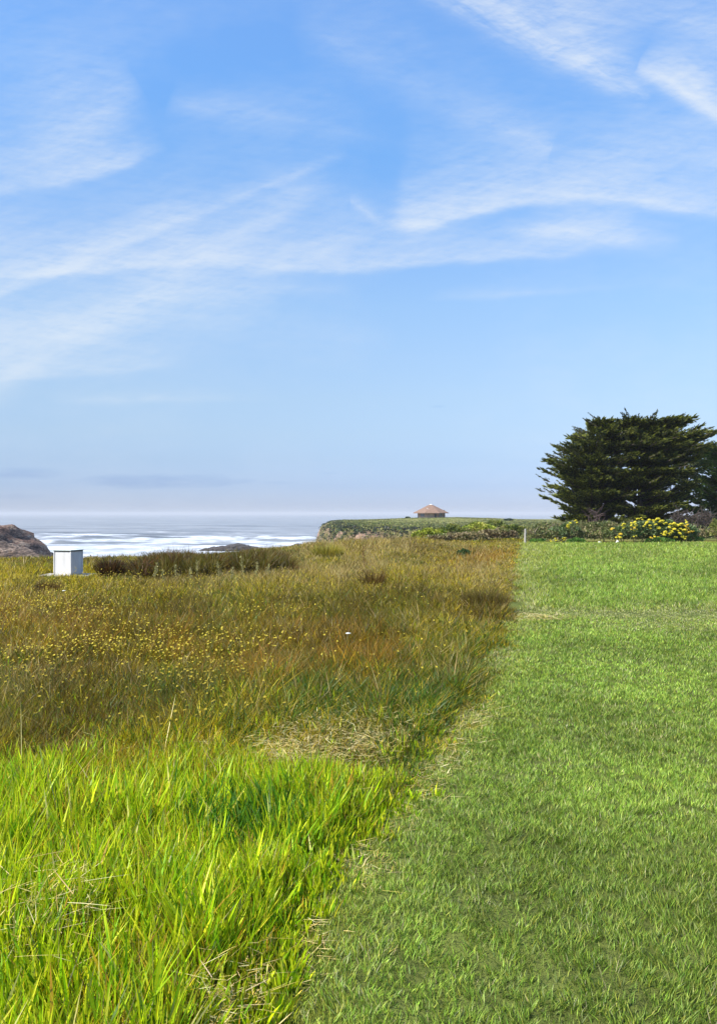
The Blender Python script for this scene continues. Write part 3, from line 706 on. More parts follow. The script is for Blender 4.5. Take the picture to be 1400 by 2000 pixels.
# ------------------------------------------------------------------ leafy things
def shards(name, P0, D, L, Wd, cols, mat_, parent=None, tipcols=None, cross=False):
    """leaf-like diamonds: start P0, direction D (unit), length L, width Wd"""
    n = len(P0); up = rng.normal(0, 1, (n, 3)); S = np.cross(D, up); S /= np.linalg.norm(S, axis=1)[:, None] + 1e-9
    a = P0; b = P0 + D * (L * .45)[:, None] + S * (Wd * .5)[:, None]; c = P0 + D * L[:, None]; d = P0 + D * (L * .45)[:, None] - S * (Wd * .5)[:, None]
    vs = np.stack([a, b, c, d], 1); cs = np.repeat(cols[:, None], 4, 1)
    if tipcols is not None: cs[:, 2] = tipcols
    loops = (np.arange(n) * 4)[:, None] + np.arange(4)[None]
    vs = vs.reshape(-1, 3); cs = cs.reshape(-1, 3)
    if cross:
        S2 = np.cross(D, S); b = P0 + D * (L * .45)[:, None] + S2 * (Wd * .5)[:, None]; d = P0 + D * (L * .45)[:, None] - S2 * (Wd * .5)[:, None]
        v2 = np.stack([a, b, c, d], 1).reshape(-1, 3); vs = np.concatenate([vs, v2]); cs = np.concatenate([cs, cs]); loops = np.concatenate([loops, loops + 4 * n])
    return mesh_np(name, vs, loops.ravel(), np.full(len(loops), 4), mat_, cs, parent)
def unit(v): return v / (np.linalg.norm(v, axis=1)[:, None] + 1e-9)
def blob_leaves(name, lobes, n, size, colset, parent, mat_=M_LEAF, seed=0, inner=.25, updir=.3):
    """leaves on a cluster of uneven lobes (cx,cy,cz,rx,ry,rz)"""
    lo = np.array(lobes, float); area = (lo[:, 3] * lo[:, 5] + lo[:, 4] * lo[:, 5]); k = rng.choice(len(lo), n, p=area / area.sum()); L = lo[k]
    d = unit(rng.normal(0, 1, (n, 3))); d[:, 2] = np.where(d[:, 2] < -.3, -d[:, 2], d[:, 2])
    nz = fbm(d[:, 0] * 2.5 + k * 3.1 + seed, d[:, 1] * 2.5 + d[:, 2] * 2.5, 131 + seed, 3)
    r = (.72 + .5 * nz) * (1 - inner * rng.random(n) ** 1.5)
    p = L[:, :3] + d * L[:, 3:6] * r[:, None]
    ok = p[:, 2] > 0; p = p[ok]; d = d[ok]; m_ = len(p); kk = k[ok]
    D = unit(d * .8 + rng.normal(0, .6, (m_, 3)) + np.array([0, 0, updir]))
    cn = fbm(p[:, 0] * 2.2 + 5, p[:, 2] * 2.2 + p[:, 1], 141 + seed, 3)
    cols = np.array(colset); ci = ((cn * 1.6 - .3 + rng.normal(0, .14, m_)) * len(cols)).astype(int).clip(0, len(cols) - 1)
    c = cols[ci] * (1 + rng.normal(0, .2, (m_, 1))).clip(.5, 1.6)
    s = size * rng.uniform(.6, 1.5, m_)
    return shards(name, p - D * (s * .3)[:, None], D, s, s * .5, c, mat_, parent)
def stems_mesh(name, parent, n, spread, height, rad=.015, mat_=M_BARK):
    mb = MB()
    for i in range(n):
        a = random.uniform(0, 6.28); q = random.uniform(.2, 1) * spread; hh = height * random.uniform(.6, 1)
        ex, ey = math.cos(a) * q, math.sin(a) * q
        mb.tube([(ex * .15, ey * .15, -.05), (ex * .5, ey * .5, hh * .45), (ex * 1.0, ey * 1.0, hh)], [rad, rad * .7, rad * .3], 5)
    return mb.build(name, mat_, parent)
def bush(u, Y, wpx, vtop, vbase, cols, label, name='bush', cat='bush', n=2600, size=.13, group=None, depth=.8, flat=1.0, leafy_stems=8):
    c = P(u, vbase, Y); gz = float(ground_z(c.x, c.y)); base = min(c.z, gz + .5)
    base = gz
    W = wpx / F * Y / 2; H = (EYE - (vtop - CY) / F * Y) - base
    H = max(H, .5 * W, .15)
    e = empty(name, (c.x, c.y, base), label, cat, group)
    lobes = []; k = max(3, int(W / H * 2.2))
    for i in range(k):
        t = (i + .5) / k * 2 - 1; rr = W / k * random.uniform(1.2, 1.8)
        hz = H * (1 - .45 * abs(t) ** 2.5) * random.uniform(.72, 1.0)
        lobes.append((t * W * .85, random.uniform(-.3, .3) * W * depth, hz * .42, rr, max(rr, .4) * depth, hz * .6 * flat))
    blob_leaves('foliage', lobes, n, size, cols, e, seed=int(u) % 17)
    stems_mesh('stems', e, leafy_stems, W * .8, H * .8, .012)
    return e
OLV = [(.07, .10, .018), (.13, .16, .025), (.20, .21, .04), (.26, .21, .08)]
DKG = [(.018, .045, .012), (.03, .07, .015), (.05, .09, .02), (.07, .10, .03)]
YGR = [(.11, .15, .014), (.20, .25, .02), (.30, .34, .03), (.36, .34, .06)]
PNK = [(.14, .10, .05), (.22, .17, .08), (.30, .25, .12), (.11, .14, .03), (.19, .20, .05)]
TAN = [(.16, .13, .05), (.27, .21, .10), (.38, .30, .16), (.14, .13, .04)]
bush(905, 32, 26, 1070, 1092, DKG, 'small round dark green bush alone in the meadow near the lawn', n=1600, size=.07)
# scrub between the meadow and the headland
SCR = [(838, 56, 70, 1028, YGR, 'yellow-green bush left of the scrub belt below the far house'),
       (792, 58, 80, 1038, TAN, 'straw-coloured bush at the left end of the scrub belt'),
       (884, 60, 80, 1020, OLV, 'olive bush in the scrub belt right below the far house'),
       (932, 62, 80, 1017, YGR, 'tall yellow-green bush in the middle of the scrub belt'),
       (915, 50, 70, 1036, TAN, 'low tan dead bush in front of the tall yellow-green bush'),
       (968, 64, 80, 1016, OLV, 'tall olive bush behind the pinkish dead bush'),
       (975, 52, 70, 1026, PNK, 'pinkish brown dead bush left of the white fence post'),
       (1004, 58, 60, 1019, OLV, 'olive bush directly behind the white fence post'),
       (746, 52, 60, 1052, TAN, 'low straw-coloured shrub at the cliff edge in front of the bare rock'),
       (860, 50, 60, 1040, PNK, 'low brown bush in front of the yellow-green bush')]
for (u, Y, wp, vt, cs, lb) in SCR:
    bush(u, Y, wp, vt, CY + EYE * F / Y, cs, lb, n=3200, size=.12, depth=1.0)

# ------------------------------------------------------------------ hedge along the lawn
def hedge():
    Y = 49.0; x0, x1 = P(1030, 0, Y).x, P(1345, 0, Y).x
    e = empty('hedge', (x0, Y, 0), 'long low tangled olive hedge along the far edge of the lawn', 'hedge')
    lobes = []
    for i in range(46):
        u = 1032 + i * 6.8; vt = np.interp(u, [1030, 1060, 1110, 1160, 1200, 1250, 1300, 1345], [1034, 1024, 1020, 1021, 1022, 1018, 1028, 1040]) + random.uniform(-1.5, 4)
        top = EYE - (vt - CY) / F * Y; yy = random.uniform(-.3, 1.6)
        x = P(u, 0, Y).x - x0
        lobes.append((x, yy, top * .45, .42, .8, top * .62)); lobes.append((x + .1, -.5 + random.uniform(-.2, .2), top * .3, .4, .5, top * .4))
    blob_leaves('foliage', lobes, 36000, .10, [(.05, .08, .02), (.11, .13, .035), (.16, .17, .05), (.24, .20, .09), (.13, .16, .04)], e, seed=3)
    mb = MB()
    for i in range(170):
        x = random.uniform(0, x1 - x0); y = random.uniform(-.9, .8); z = random.uniform(0, .6); L = random.uniform(.3, .8); a = random.uniform(0, 6.28)
        mb.tube([(x, y, z), (x + math.cos(a) * L * .5, y + math.sin(a) * L * .2, z + L * .5), (x + math.cos(a) * L * .9, y + math.sin(a) * .3 * L, z + L * .75)], [.018, .012, .005], 4)
    mb.build('twigs', solid('grey_twigs', (.34, .27, .20), (.20, .15, .11), 5, .9, .1), e)
hedge()
for (u, Y, wp, vt, lb) in [(1125, 47.7, 34, 1050, 'fresh green clump at the foot of the hedge, left of its middle'), (1050, 47.9, 30, 1052, 'fresh green clump at the foot of the hedge beside the fence post'),
                           (1340, 48.5, 70, 1050, 'low green plant mound at the right end of the hedge'), (1290, 47.8, 60, 1057, 'flat green clump below the yellow shrub')]:
    bush(u, Y, wp, vt, 1061, [(.04, .10, .018), (.07, .16, .02), (.11, .22, .03)], lb, name='leafy_clump', cat='plant', n=1500, size=.09)

# yellow flowering shrubs
M_BLOOM = solid('yellow_blossom', (.68, .58, .05), (.50, .42, .03), 14, .8, .1, .5)
M_BLOOM2 = solid('orange_yellow_blossom', (.64, .44, .05), (.50, .34, .03), 14, .8, .1, .5)
def bloom_mesh(r, seed):
    """a domed head of many small florets"""
    q = np.random.default_rng(seed); n = 70
    d = q.normal(0, 1, (n, 3)); d /= np.linalg.norm(d, axis=1)[:, None]; d[:, 2] = np.abs(d[:, 2]) * .9 - .25
    mb = MB()
    for k in range(n):
        c = Vector(d[k]) * r * q.uniform(.75, 1.08); s = r * .26; nn = Vector(d[k]).normalized(); a = nn.orthogonal().normalized(); b = nn.cross(a)
        pts = [c + (a * math.cos(t * 1.2566) + b * math.sin(t * 1.2566)) * s for t in range(5)] + [c + nn * s * .8]
        mb.add(pts, [(i, (i + 1) % 5, 5) for i in range(5)] + [(4, 3, 2, 1, 0)])
    return mb
BM = {}
for kx in range(3):
    for mi, mm in enumerate((M_BLOOM, M_BLOOM2)):
        b = bloom_mesh(1.0, kx + 3); me = bpy.data.meshes.new('blossom'); me.from_pydata(b.v, [], b.f); me.materials.append(mm); BM[(kx, mi)] = me
def flower_shrub(spots, u0, u1, vtop, Y, label, n=9000):
    x0 = P((u0 + u1) / 2, 0, Y).x
    e = empty('flowering_shrub', (x0, Y, 0), label, 'shrub')
    W = (u1 - u0) / F * Y / 2; H = EYE - (vtop - CY) / F * Y
    lobes = []; k = max(2, int(W * 2.5))
    for i in range(k):
        t = ((i + .5) / k * 2 - 1) if k > 1 else 0
        us = (u0 + u1) / 2 + t * (u1 - u0) / 2; near = [s[1] for s in spots if abs(s[0] - us) < 25] or [vtop + 12]
        hz = EYE - (min(near) + 3 - CY) / F * Y
        lobes.append((t * W * .9, .05, hz * .5, W / k * 1.5 + .1, .62, hz * .52))
    if n: blob_leaves('foliage', lobes, n, .10, [(.05, .085, .02), (.10, .15, .04), (.18, .23, .10), (.06, .12, .03)], e, seed=7)
    stems_mesh('stems', e, 7, W * .8, H * .7, .012)
    sp2 = [(u, v, r * .72, mi) for (u, v, r, mi) in spots] + [(u + random.uniform(-5, 5), v + random.uniform(-4, 4), r * random.uniform(.4, .65), mi) for (u, v, r, mi) in spots]
    for (u, v, r, mi) in sp2:
        p = P(u, v, Y - .55); o = bpy.data.objects.new('blossom', BM[(random.randrange(3), mi)]); col.objects.link(o); o.parent = e
        o.location = (p.x - x0, p.y - Y + random.uniform(-.1, .15), p.z); s = r / F * Y; o.scale = (s, s * .9, s * .8); o.rotation_euler = (0.5, 0, random.uniform(0, 6))
    return e
big = [(1246,1014,5,0),(1238,1020,5,0),(1243,1025,5,0),(1262,1021,5,0),(1270,1027,5,0),(1275,1017,5,0),(1284,1014,6,0),(1292,1018,6,0),(1268,1030,4,0),(1286,1031,5,0),(1298,1039,6,0),(1306,1043,6,0),(1296,1044,5,0),(1311,1038,5,0),
       (1306,1030,5,0),(1315,1033,5,0),(1322,1026,6,0),(1330,1024,6,0),(1338,1028,6,1),(1345,1032,6,1),(1334,1036,6,0),(1326,1042,6,0),(1320,1050,5,0),(1332,1048,5,0),(1343,1040,5,1),(1328,1034,6,0),(1350,1038,4,1),(1316,1022,5,0),(1308,1024,5,0),
       (1299,1022,5,0),(1279,1024,4,0),(1256,1028,3,0),(1278,1048,4,0),(1286,1050,5,1),(1276,1056,4,1),(1271,1050,4,1),(1288,1056,4,1),(1280,1061,3,1),(1268,1015,4,0),(1255,1015,3,0),(1336,1052,4,0),(1312,1028,4,0),(1340,1020,4,0)]
flower_shrub(big, 1238, 1352, 1014, 48.3, 'big shrub covered in yellow blossom at the right end of the hedge')
flower_shrub([(1219, 1024, 5, 0), (1231, 1026, 4, 0), (1237, 1031, 4, 1), (1238, 1036, 4, 0), (1194, 1033, 5, 1), (1210, 1043, 5, 1), (1210, 1049, 5, 0), (1206, 1048, 4, 0), (1238, 1048, 3, 0), (1218, 1030, 4, 0)], 1190, 1240, 1026, 48.3, 'thin shrub with few orange-yellow heads in the middle of the hedge', n=1200)
flower_shrub([(1109, 1030, 5, 0), (1108, 1025, 4, 0), (1124, 1017, 4, 0), (1102, 1051, 4, 0), (1101, 1055, 3, 0), (1086, 1055, 4, 0), (1076, 1058, 4, 0), (1084, 1060, 3, 0), (1095, 1059, 3, 0), (1078, 1061, 3, 0)], 1074, 1126, 1032, 48.3, 'small shrub with scattered yellow heads near the left end of the hedge', n=1200)

# white stones by the hedge
M_STONE = solid('white_stone', (.75, .73, .68), (.55, .52, .47), 9, .9, .2, .4)
def rock_mesh(name, rx, ry, rz, seed, mat_, parent=None, sub=3, amp=.35, freq=1.6, base=-.25):
    import bmesh
    bm = bmesh.new(); bmesh.ops.create_icosphere(bm, subdivisions=sub, radius=1)
    co = np.array([v.co[:] for v in bm.verts]); n1 = fbm(co[:, 0] * freq + seed * 7 + co[:, 2] * .6, co[:, 1] * freq + co[:, 2] * freq, seed, 5)
    s = 1 + amp * (n1 - .5) * 2
    for v, k in zip(bm.verts, s): v.co = Vector((v.co.x * rx * k, v.co.y * ry * k, max(v.co.z, base) * rz * k))
    me = bpy.data.meshes.new(name); bm.to_mesh(me); bm.free(); me.materials.append(mat_)
    o = bpy.data.objects.new(name, me); col.objects.link(o)
    if parent: o.parent = parent
    return o
for (u, v, r, lb) in [(1170, 1061, .09, 'left white stone at the foot of the hedge'), (1205, 1059, .07, 'upright pale stone at the foot of the hedge, right of the flat one')]:
    Y = 47.0; o = rock_mesh('stone', r * 1.3, r, r * (1 if u < 1180 else 2), int(u), M_STONE, sub=2); o.location = P(u, v, Y); o.location.z = .04; meta(o, lb, 'stone')

# fence post
def post():
    Y = 46.5; p = P(1025, 1062, Y)
    mb = MB(); mb.tube([(0, 0, -.2), (.004, 0, .4), (.012, 0, .78), (.012, 0, .80)], [.058, .055, .052, .035], 9)
    o = mb.build('fence_post', solid('weathered_white_wood', (.44, .41, .36), (.28, .25, .21), 7, .85, .2, .4, stretch=(3, 3, .4))); o.location = (p.x, Y, 0)
    meta(o, 'weathered whitish wooden post at the corner where lawn meets scrub', 'post')
post()

# ------------------------------------------------------------------ pump box on its slab
def pump_box():
    white = solid('painted_white_board', (.60, .585, .57), (.49, .475, .46), 3, .6, .3, .15, stretch=(4, 4, .6))
    con = solid('pale_concrete', (.50, .46, .37), (.34, .31, .25), 5, .9, .2, .4)
    cx, cy = SLAB; z = -.045
    mb = MB(); mb.box((0, 0, 0), (1.45, 1.15, .12)); s = mb.build('concrete_slab', con, bevel=.012); s.location = (cx + .0, cy, z); meta(s, 'pale concrete slab under the white pump box', 'slab')
    th = R(37)
    e = empty('pump_box', (P(134, 0, 22.9).x - .02, cy - .03, z + .061), 'white painted plywood pump box standing on a concrete slab in the meadow', 'pump box', rz=-R(17.6))
    S = .49
    H = .61
    for i, (dx, dy) in enumerate(((0, -1), (1, 0), (0, 1), (-1, 0))):
        mb = MB(); w_ = S if dy else S - .05
        mb.box((dx * (S / 2 - .0125), dy * (S / 2 - .0125), H / 2), (w_ if dy else .025, .025 if dy else w_, H))
        mb.build('side_panel', white, e, bevel=.003)
    mb = MB()
    for (dx, dy) in ((-1, -1), (1, -1), (1, 1), (-1, 1)): mb.box((dx * (S / 2 + .003), dy * (S / 2 + .003), H / 2 + .002), (.028, .028, H - .006))
    mb.build('corner_trim', white, e, bevel=.003)
    mb = MB(); mb.box((0, 0, H + .012), (S + .03, S + .03, .024)); mb.build('lid_under_edge', solid('dark_lid_edge', (.05, .055, .05), (.03, .035, .035), 8, .8), e)  # thin dark strip between the side panels and the lid
    mb = MB(); mb.box((0, 0, H + .034), (S + .06, S + .06, .018)); mb.build('lid', solid('pale_green_white_paint', (.66, .70, .66), (.55, .60, .56), 6, .6), e, bevel=.004)
pump_box()

# tall pale weeds standing in front of the rushes
def weed(u, v, hpx, cols, label, group, name='weed_stalk', cat='weed'):
    Y = groundY(v); c = P(u, v, Y); H = hpx / F * Y
    e = empty(name, (c.x, c.y, float(ground_z(c.x, c.y))), label, cat, group)
    mb = MB(); lx = random.uniform(-.06, .06); mb.tube([(0, 0, -.02), (lx * .4, 0, H * .5), (lx, 0, H)], [.006, .005, .003], 5)
    for i in range(7):
        z = H * random.uniform(.35, .9); a = random.uniform(0, 6.28); L = H * .22; mb.tube([(lx * z / H, 0, z), (lx * z / H + math.cos(a) * L * .6, math.sin(a) * L * .6, z + L * .8)], [.004, .002], 4)
    mb.build('stem', solid('weed_stem', cols[0], cols[1], 9, .9), e)
    n = 90; t = rng.uniform(.3, 1.05, n); p = np.stack([lx * t + rng.normal(0, .045, n) * (1.15 - t), rng.normal(0, .045, n), H * t], 1)
    D = unit(np.stack([rng.normal(0, .6, n), rng.normal(0, .6, n), rng.uniform(.2, 1, n)], 1)); L = rng.uniform(.02, .045, n)
    cc = pick(cols, n); shards('leaves', p, D, L, L * .45, cc, M_LEAF, e)
for (u, v, h) in [(302, 1141, 40), (345, 1138, 34), (386, 1138, 44), (430, 1137, 38), (476, 1134, 46), (500, 1136, 36), (522, 1134, 30), (450, 1140, 30), (372, 1142, 34), (322, 1143, 30)]:
    weed(u, v, h, [(.26, .24, .09), (.34, .30, .12), (.18, .18, .05)], 'pale olive seeding weed standing in front of the dark rushes', 'pale weeds along the front of the rushes')
weed(712, 1128, 60, [(.09, .045, .015), (.14, .07, .02), (.07, .035, .012)], 'tall dark red-brown dock stalk in the middle of the meadow', None, 'dock_plant', 'plant')

# white umbels
def umbel(u, v, lab):
    Y = groundY(v); c = P(u, v, Y); e = empty('white_flower', (c.x, Y, float(ground_z(c.x, Y))), lab, 'flower'); H = .34
    mb = MB(); mb.tube([(0, 0, 0), (.01, 0, H)], [.004, .003], 5); mb.build('stem', M_STEM, e)
    mb = MB()
    for i in range(30):
        a = i * 2.4; r = .024 * math.sqrt(i / 30); mb.box((.01 + r * math.cos(a), r * math.sin(a), H + .01 - r * .2), (.010, .010, .006), a)
    mb.build('flower_head', solid('white_umbel', (.8, .8, .72), (.7, .7, .6), 20), e)
umbel(124, 1195, 'white flower head below the pump box'); umbel(678, 1300, 'white flower head in the rusty grass of the mid meadow')

# ------------------------------------------------------------------ rocks by the sea
def rock_mat(name, ca, cb, cc_, sc_=.35):
    m, g, out = mat(name); tc = g.new('ShaderNodeTexCoord'); mp = g.new('ShaderNodeMapping'); mp.inputs['Rotation'].default_value = (0, R(28), 0); mp.inputs['Scale'].default_value = (1, 1, 3)
    g.put(mp.inputs[0], tc.outputs['Object']); n = g.noise(mp.outputs[0], sc_, 9, .68); n2 = g.noise(mp.outputs[0], sc_ * 5, 6, .7)
    c = g.ramp(n, [(.35, ca), (.5, cb), (.62, cc_)]); c = g.mix(.8, c, g.ramp(n2, [(.40, (.15, .15, .15)), (.58, (1.4, 1.4, 1.4))]), 'MULTIPLY')
    p = g.new('ShaderNodeBsdfPrincipled'); g.put(p.inputs['Base Color'], c); p.inputs['Roughness'].default_value = .9; p.inputs['Specular IOR Level'].default_value = .2
    b = g.new('ShaderNodeBump'); b.inputs['Strength'].default_value = 1; b.inputs['Distance'].default_value = .8; g.put(b.inputs['Height'], n2); g.nt.links.new(b.outputs[0], p.inputs['Normal'])
    g.nt.links.new(p.outputs[0], out.inputs[0]); return m
M_ROCK = rock_mat('brown_sea_rock', (.06, .035, .03), (.28, .17, .12), (.48, .36, .26))
M_ROCKD = rock_mat('dark_sea_rock', (.03, .025, .025), (.07, .055, .05), (.13, .11, .09))
M_ROCKG = rock_mat('grey_sea_rock', (.05, .038, .032), (.24, .17, .125), (.40, .31, .24))
def ridge_rock(name, prof, Y, thick, mat_, label, zb=-15, cat='rock', n=70, seed=1):
    """a rock whose crest follows prof (u, v) at distance Y, with real depth and rough sides"""
    us = np.linspace(prof[0][0], prof[-1][0], n); vt = np.interp(us, [p[0] for p in prof], [p[1] for p in prof])
    xc = (us - CX) / F * Y; zt = EYE - (vt - CY) / F * Y
    m_ = 36; th = np.linspace(0, math.pi, m_)
    vs = []; H = zt - zb
    for j, t in enumerate(th):
        yy = -math.cos(t) * thick; s = math.sin(t) ** .55
        taper = np.clip(H / H.max(), .12, 1) ** .6
        zz = zb + H * s; xx = xc + 0 * zz
        nn = fbm(xc / 2.2 + seed, zz / 1.1 + yy / 3, seed + 200, 5) - .5; n3 = fbm(xc / .8 + yy / 2, zz / .6 + seed, seed + 220, 3) - .5
        vs.append(np.stack([xx + nn * .8, Y + yy * taper * (1 + nn * .8) + n3 * 2.2 + nn * 3.0, zz + nn * 1.1 * (s > .3) + n3 * .6], 1))
    vs = np.concatenate(vs); i = np.arange(n - 1); j = np.arange(m_ - 1); I, J = np.meshgrid(i, j); a = (J * n + I).ravel()
    loops = np.stack([a, a + 1, a + n + 1, a + n], 1)
    o = mesh_np(name, vs, loops.ravel(), np.full(len(loops), 4), mat_); meta(o, label, cat); return o
ridge_rock('rock_headland', [(-420, 1100), (-330, 1040), (-180, 1022), (-60, 1018), (0, 1024), (18, 1027), (28, 1036), (38, 1050), (52, 1060), (70, 1075), (90, 1100)], 130, 14, M_ROCK, 'brown layered sea cliff rising behind the grass at the left edge', seed=3)
ridge_rock('shore_rock', [(-120, 1100), (-60, 1068), (0, 1060), (20, 1063), (34, 1068), (52, 1074), (74, 1081), (88, 1087), (98, 1100)], 105, 6, M_ROCKG, 'grey jagged shore rocks sloping down from the brown sea cliff', seed=9)
ridge_rock('sea_rock', [(388, 1076), (400, 1071), (425, 1068), (440, 1066), (452, 1062), (470, 1063), (485, 1066), (515, 1070), (530, 1076)], 372, 6, M_ROCKD, 'long low dark rock awash in the surf, above the rushes', zb=-14.8, seed=12, n=60)
ridge_rock('sea_rock', [(560, 1074), (566, 1066), (572, 1065), (580, 1062), (590, 1062), (594, 1066), (600, 1074)], 360, 4, M_ROCKD, 'small blocky dark rock in the surf left of the headland tip', zb=-14.8, seed=15, n=40)

# ------------------------------------------------------------------ vegetation over the headland
def headland_scrub():
    n = 110000
    y = rng.uniform(62, 390, n); u = rng.uniform(600, 1420, n); x = (u - CX) / F * y
    z, sd = ground_z(x, y, True)
    pr = np.clip(.3 + 1.5 * (fbm(x / 7, y / 16, 151, 4) - .35), 0.05, 1)
    rimb = np.exp(-((sd - 5) / 4) ** 2); pr = np.maximum(pr, rimb * (fbm(x / 5, y / 5, 153) > .42))
    k = (sd > 1.5) & (rng.random(n) < pr) & (np.hypot(x - HOUSE.x, y - HOUSE.y) > 9)
    x, y, z, sd = x[k], y[k], z[k], sd[k]; m_ = len(x)
    rim = np.exp(-((sd - 6) / 4) ** 2) * sstep(170, 190, y) * sstep(1040, 1000, 1000 + x * 0)
    s = (.22 + .20 * rim + .2 * fbm(x / 4, y / 6, 155)) * np.clip(y / 200, .5, 1.0) * (1 - .4 * sstep(260, 300, y)) * rng.uniform(.6, 1.4, m_)
    c = pick([(.09, .11, .02), (.14, .15, .03), (.19, .18, .05), (.06, .08, .02)], m_)
    dk = rng.random(m_) < rim * .6; c[dk] = pick([(.025, .04, .012), (.04, .055, .018), (.06, .055, .03)], dk.sum())
    lt = (rng.random(m_) < .35 * sstep(.5, .7, fbm(x / 12, y / 30, 157))) & ~dk; c[lt] = pick([(.28, .26, .09), (.25, .26, .05)], lt.sum())
    # four blades of leaf per little mound
    rep = 4; P0 = np.repeat(np.stack([x, y, z - .05], 1), rep, 0) + rng.normal(0, .25, (m_ * rep, 3)) * np.array([1, 1, .1]); S = np.repeat(s, rep)
    D = unit(rng.normal(0, .6, (m_ * rep, 3)) + np.array([0, 0, .9])); D[:, 2] = np.abs(D[:, 2])
    o = shards('headland_scrub', P0, D, S, S * .9, np.repeat(c, rep, 0) * rng.uniform(.8, 1.2, (m_ * rep, 1)), M_LEAF)
    meta(o, 'low olive and dark coastal scrub covering the headland', 'scrub', kind='stuff')
headland_scrub()
for (u, Y, wp, vt, lb) in [(796, 330, 8, 1012, 'small dark bush on the skyline left of the far house'), (992, 300, 16, 1014.5, 'small dark bush on the skyline right of the far house')]:
    bush(u, Y, wp, vt, 1018, DKG, lb, n=500, size=.5)

# ------------------------------------------------------------------ far house
def house():
    Y = HOUSE.y; gz = float(ground_z(HOUSE.x, Y)); k = Y / F
    roofm = solid('brown_shingles', (.24, .15, .105), (.18, .115, .08), 1.2, .9, .1)
    wallm = solid('cedar_boards', (.44, .28, .21), (.36, .22, .17), 1.0, .85, .2, stretch=(5, 5, .3))
    glass = solid('window_glass', (.05, .07, .08), (.03, .05, .06), .5, .12, .6); wh = solid('white_skylight', (.82, .84, .85), (.75, .78, .8), 2, .4)
    dk = solid('dark_timber', (.07, .065, .06), (.04, .04, .04), 2, .9)
    x0 = P(841, 0, Y).x; zb = EYE - (1012.5 - CY) * k
    e = empty('house', (x0, Y, zb), 'single-storey house with wide brown pyramid roof alone on the headland', 'house')
    # octagonal plan, a face towards the camera
    def ring(r, z, n=8, ph=R(22.5)): return [(r * math.cos(ph + 2 * math.pi * i / n), r * math.sin(ph + 2 * math.pi * i / n), z) for i in range(n)]
    WH = 2.25; rw = 5.3; mb = MB(); a = ring(rw, -.8); b = ring(rw, WH); mb.add(a + b, [(i, (i + 1) % 8, 8 + (i + 1) % 8, 8 + i) for i in range(8)]); mb.build('wall', wallm, e)
    re = 7.2; ze = WH - .15; mb = MB(); a = ring(re, ze - .16); b = ring(re, ze + .05); t = ring(.7, ze + 3.15)
    mb.add(a + b + t, [(i, (i + 1) % 8, 8 + (i + 1) % 8, 8 + i) for i in range(8)] + [(8 + i, 8 + (i + 1) % 8, 16 + (i + 1) % 8, 16 + i) for i in range(8)] + [tuple(range(8))[::-1], tuple(range(16, 24))])
    roof = mb.build('roof', roofm, e)
    mb = MB(); a = ring(.68, ze + 3.155); t = ring(.45, ze + 3.30); mb.add(a + t + [(0, 0, ze + 3.38)], [(i, (i + 1) % 8, 8 + (i + 1) % 8, 8 + i) for i in range(8)] + [(8 + i, 8 + (i + 1) % 8, 16) for i in range(8)]); mb.build('cupola', wh, roof)
    # skylight lies on the front slope
    sl = math.atan2(2.7, (re - .75) * .924); mm = Matrix.Rotation(sl, 3, 'X'); mb = MB(); dmid = 3.6
    zz = ze + .05 + (re * .924 - dmid) * math.tan(sl); mb.box((-1.2, -dmid, zz + .1), (.9, .6, .14), M=mm); mb.build('skylight', wh, roof)
    f = rw * math.cos(R(22.5))
    # front wall features
    for (xx, w_, hh) in ((1.35, .8, 1.7),): mb = MB(); mb.box((xx, -f - .03, hh / 2 + .15), (w_, .06, hh)); d = mb.build('door', dk, e)
    mb = MB(); mb.box((-.3, -f - .03, 1.25), (1.5, .06, .9)); mb.build('shutter', solid('tan_boards', (.48, .36, .26), (.40, .30, .21), 1.0, .85), e)
    for sg in (-1, 1):
        m2 = Matrix.Rotation(R(45) * sg, 3, 'Z'); c2 = m2 @ Vector((0, -f - .03, 1.35)); mb = MB(); mb.box(c2, (2.0, .06, 1.2), M=m2); mb.build('window', glass, e)
    mb = MB(); mb.box((0, -f - .9, -.1), (9.6, 1.5, .14)); mb.build('deck', dk, e)
    for xx in (-4.9, -3.9, 4.6, 5.2): mb = MB(); mb.box((xx, -2.0, .9), (.18, .18, 2.5)); mb.build('post', dk, e)
    mb = MB(); mb.box((4.9, -1.2, 1.4), (.7, .7, 3.6)); mb.build('chimney', dk, e)
house()

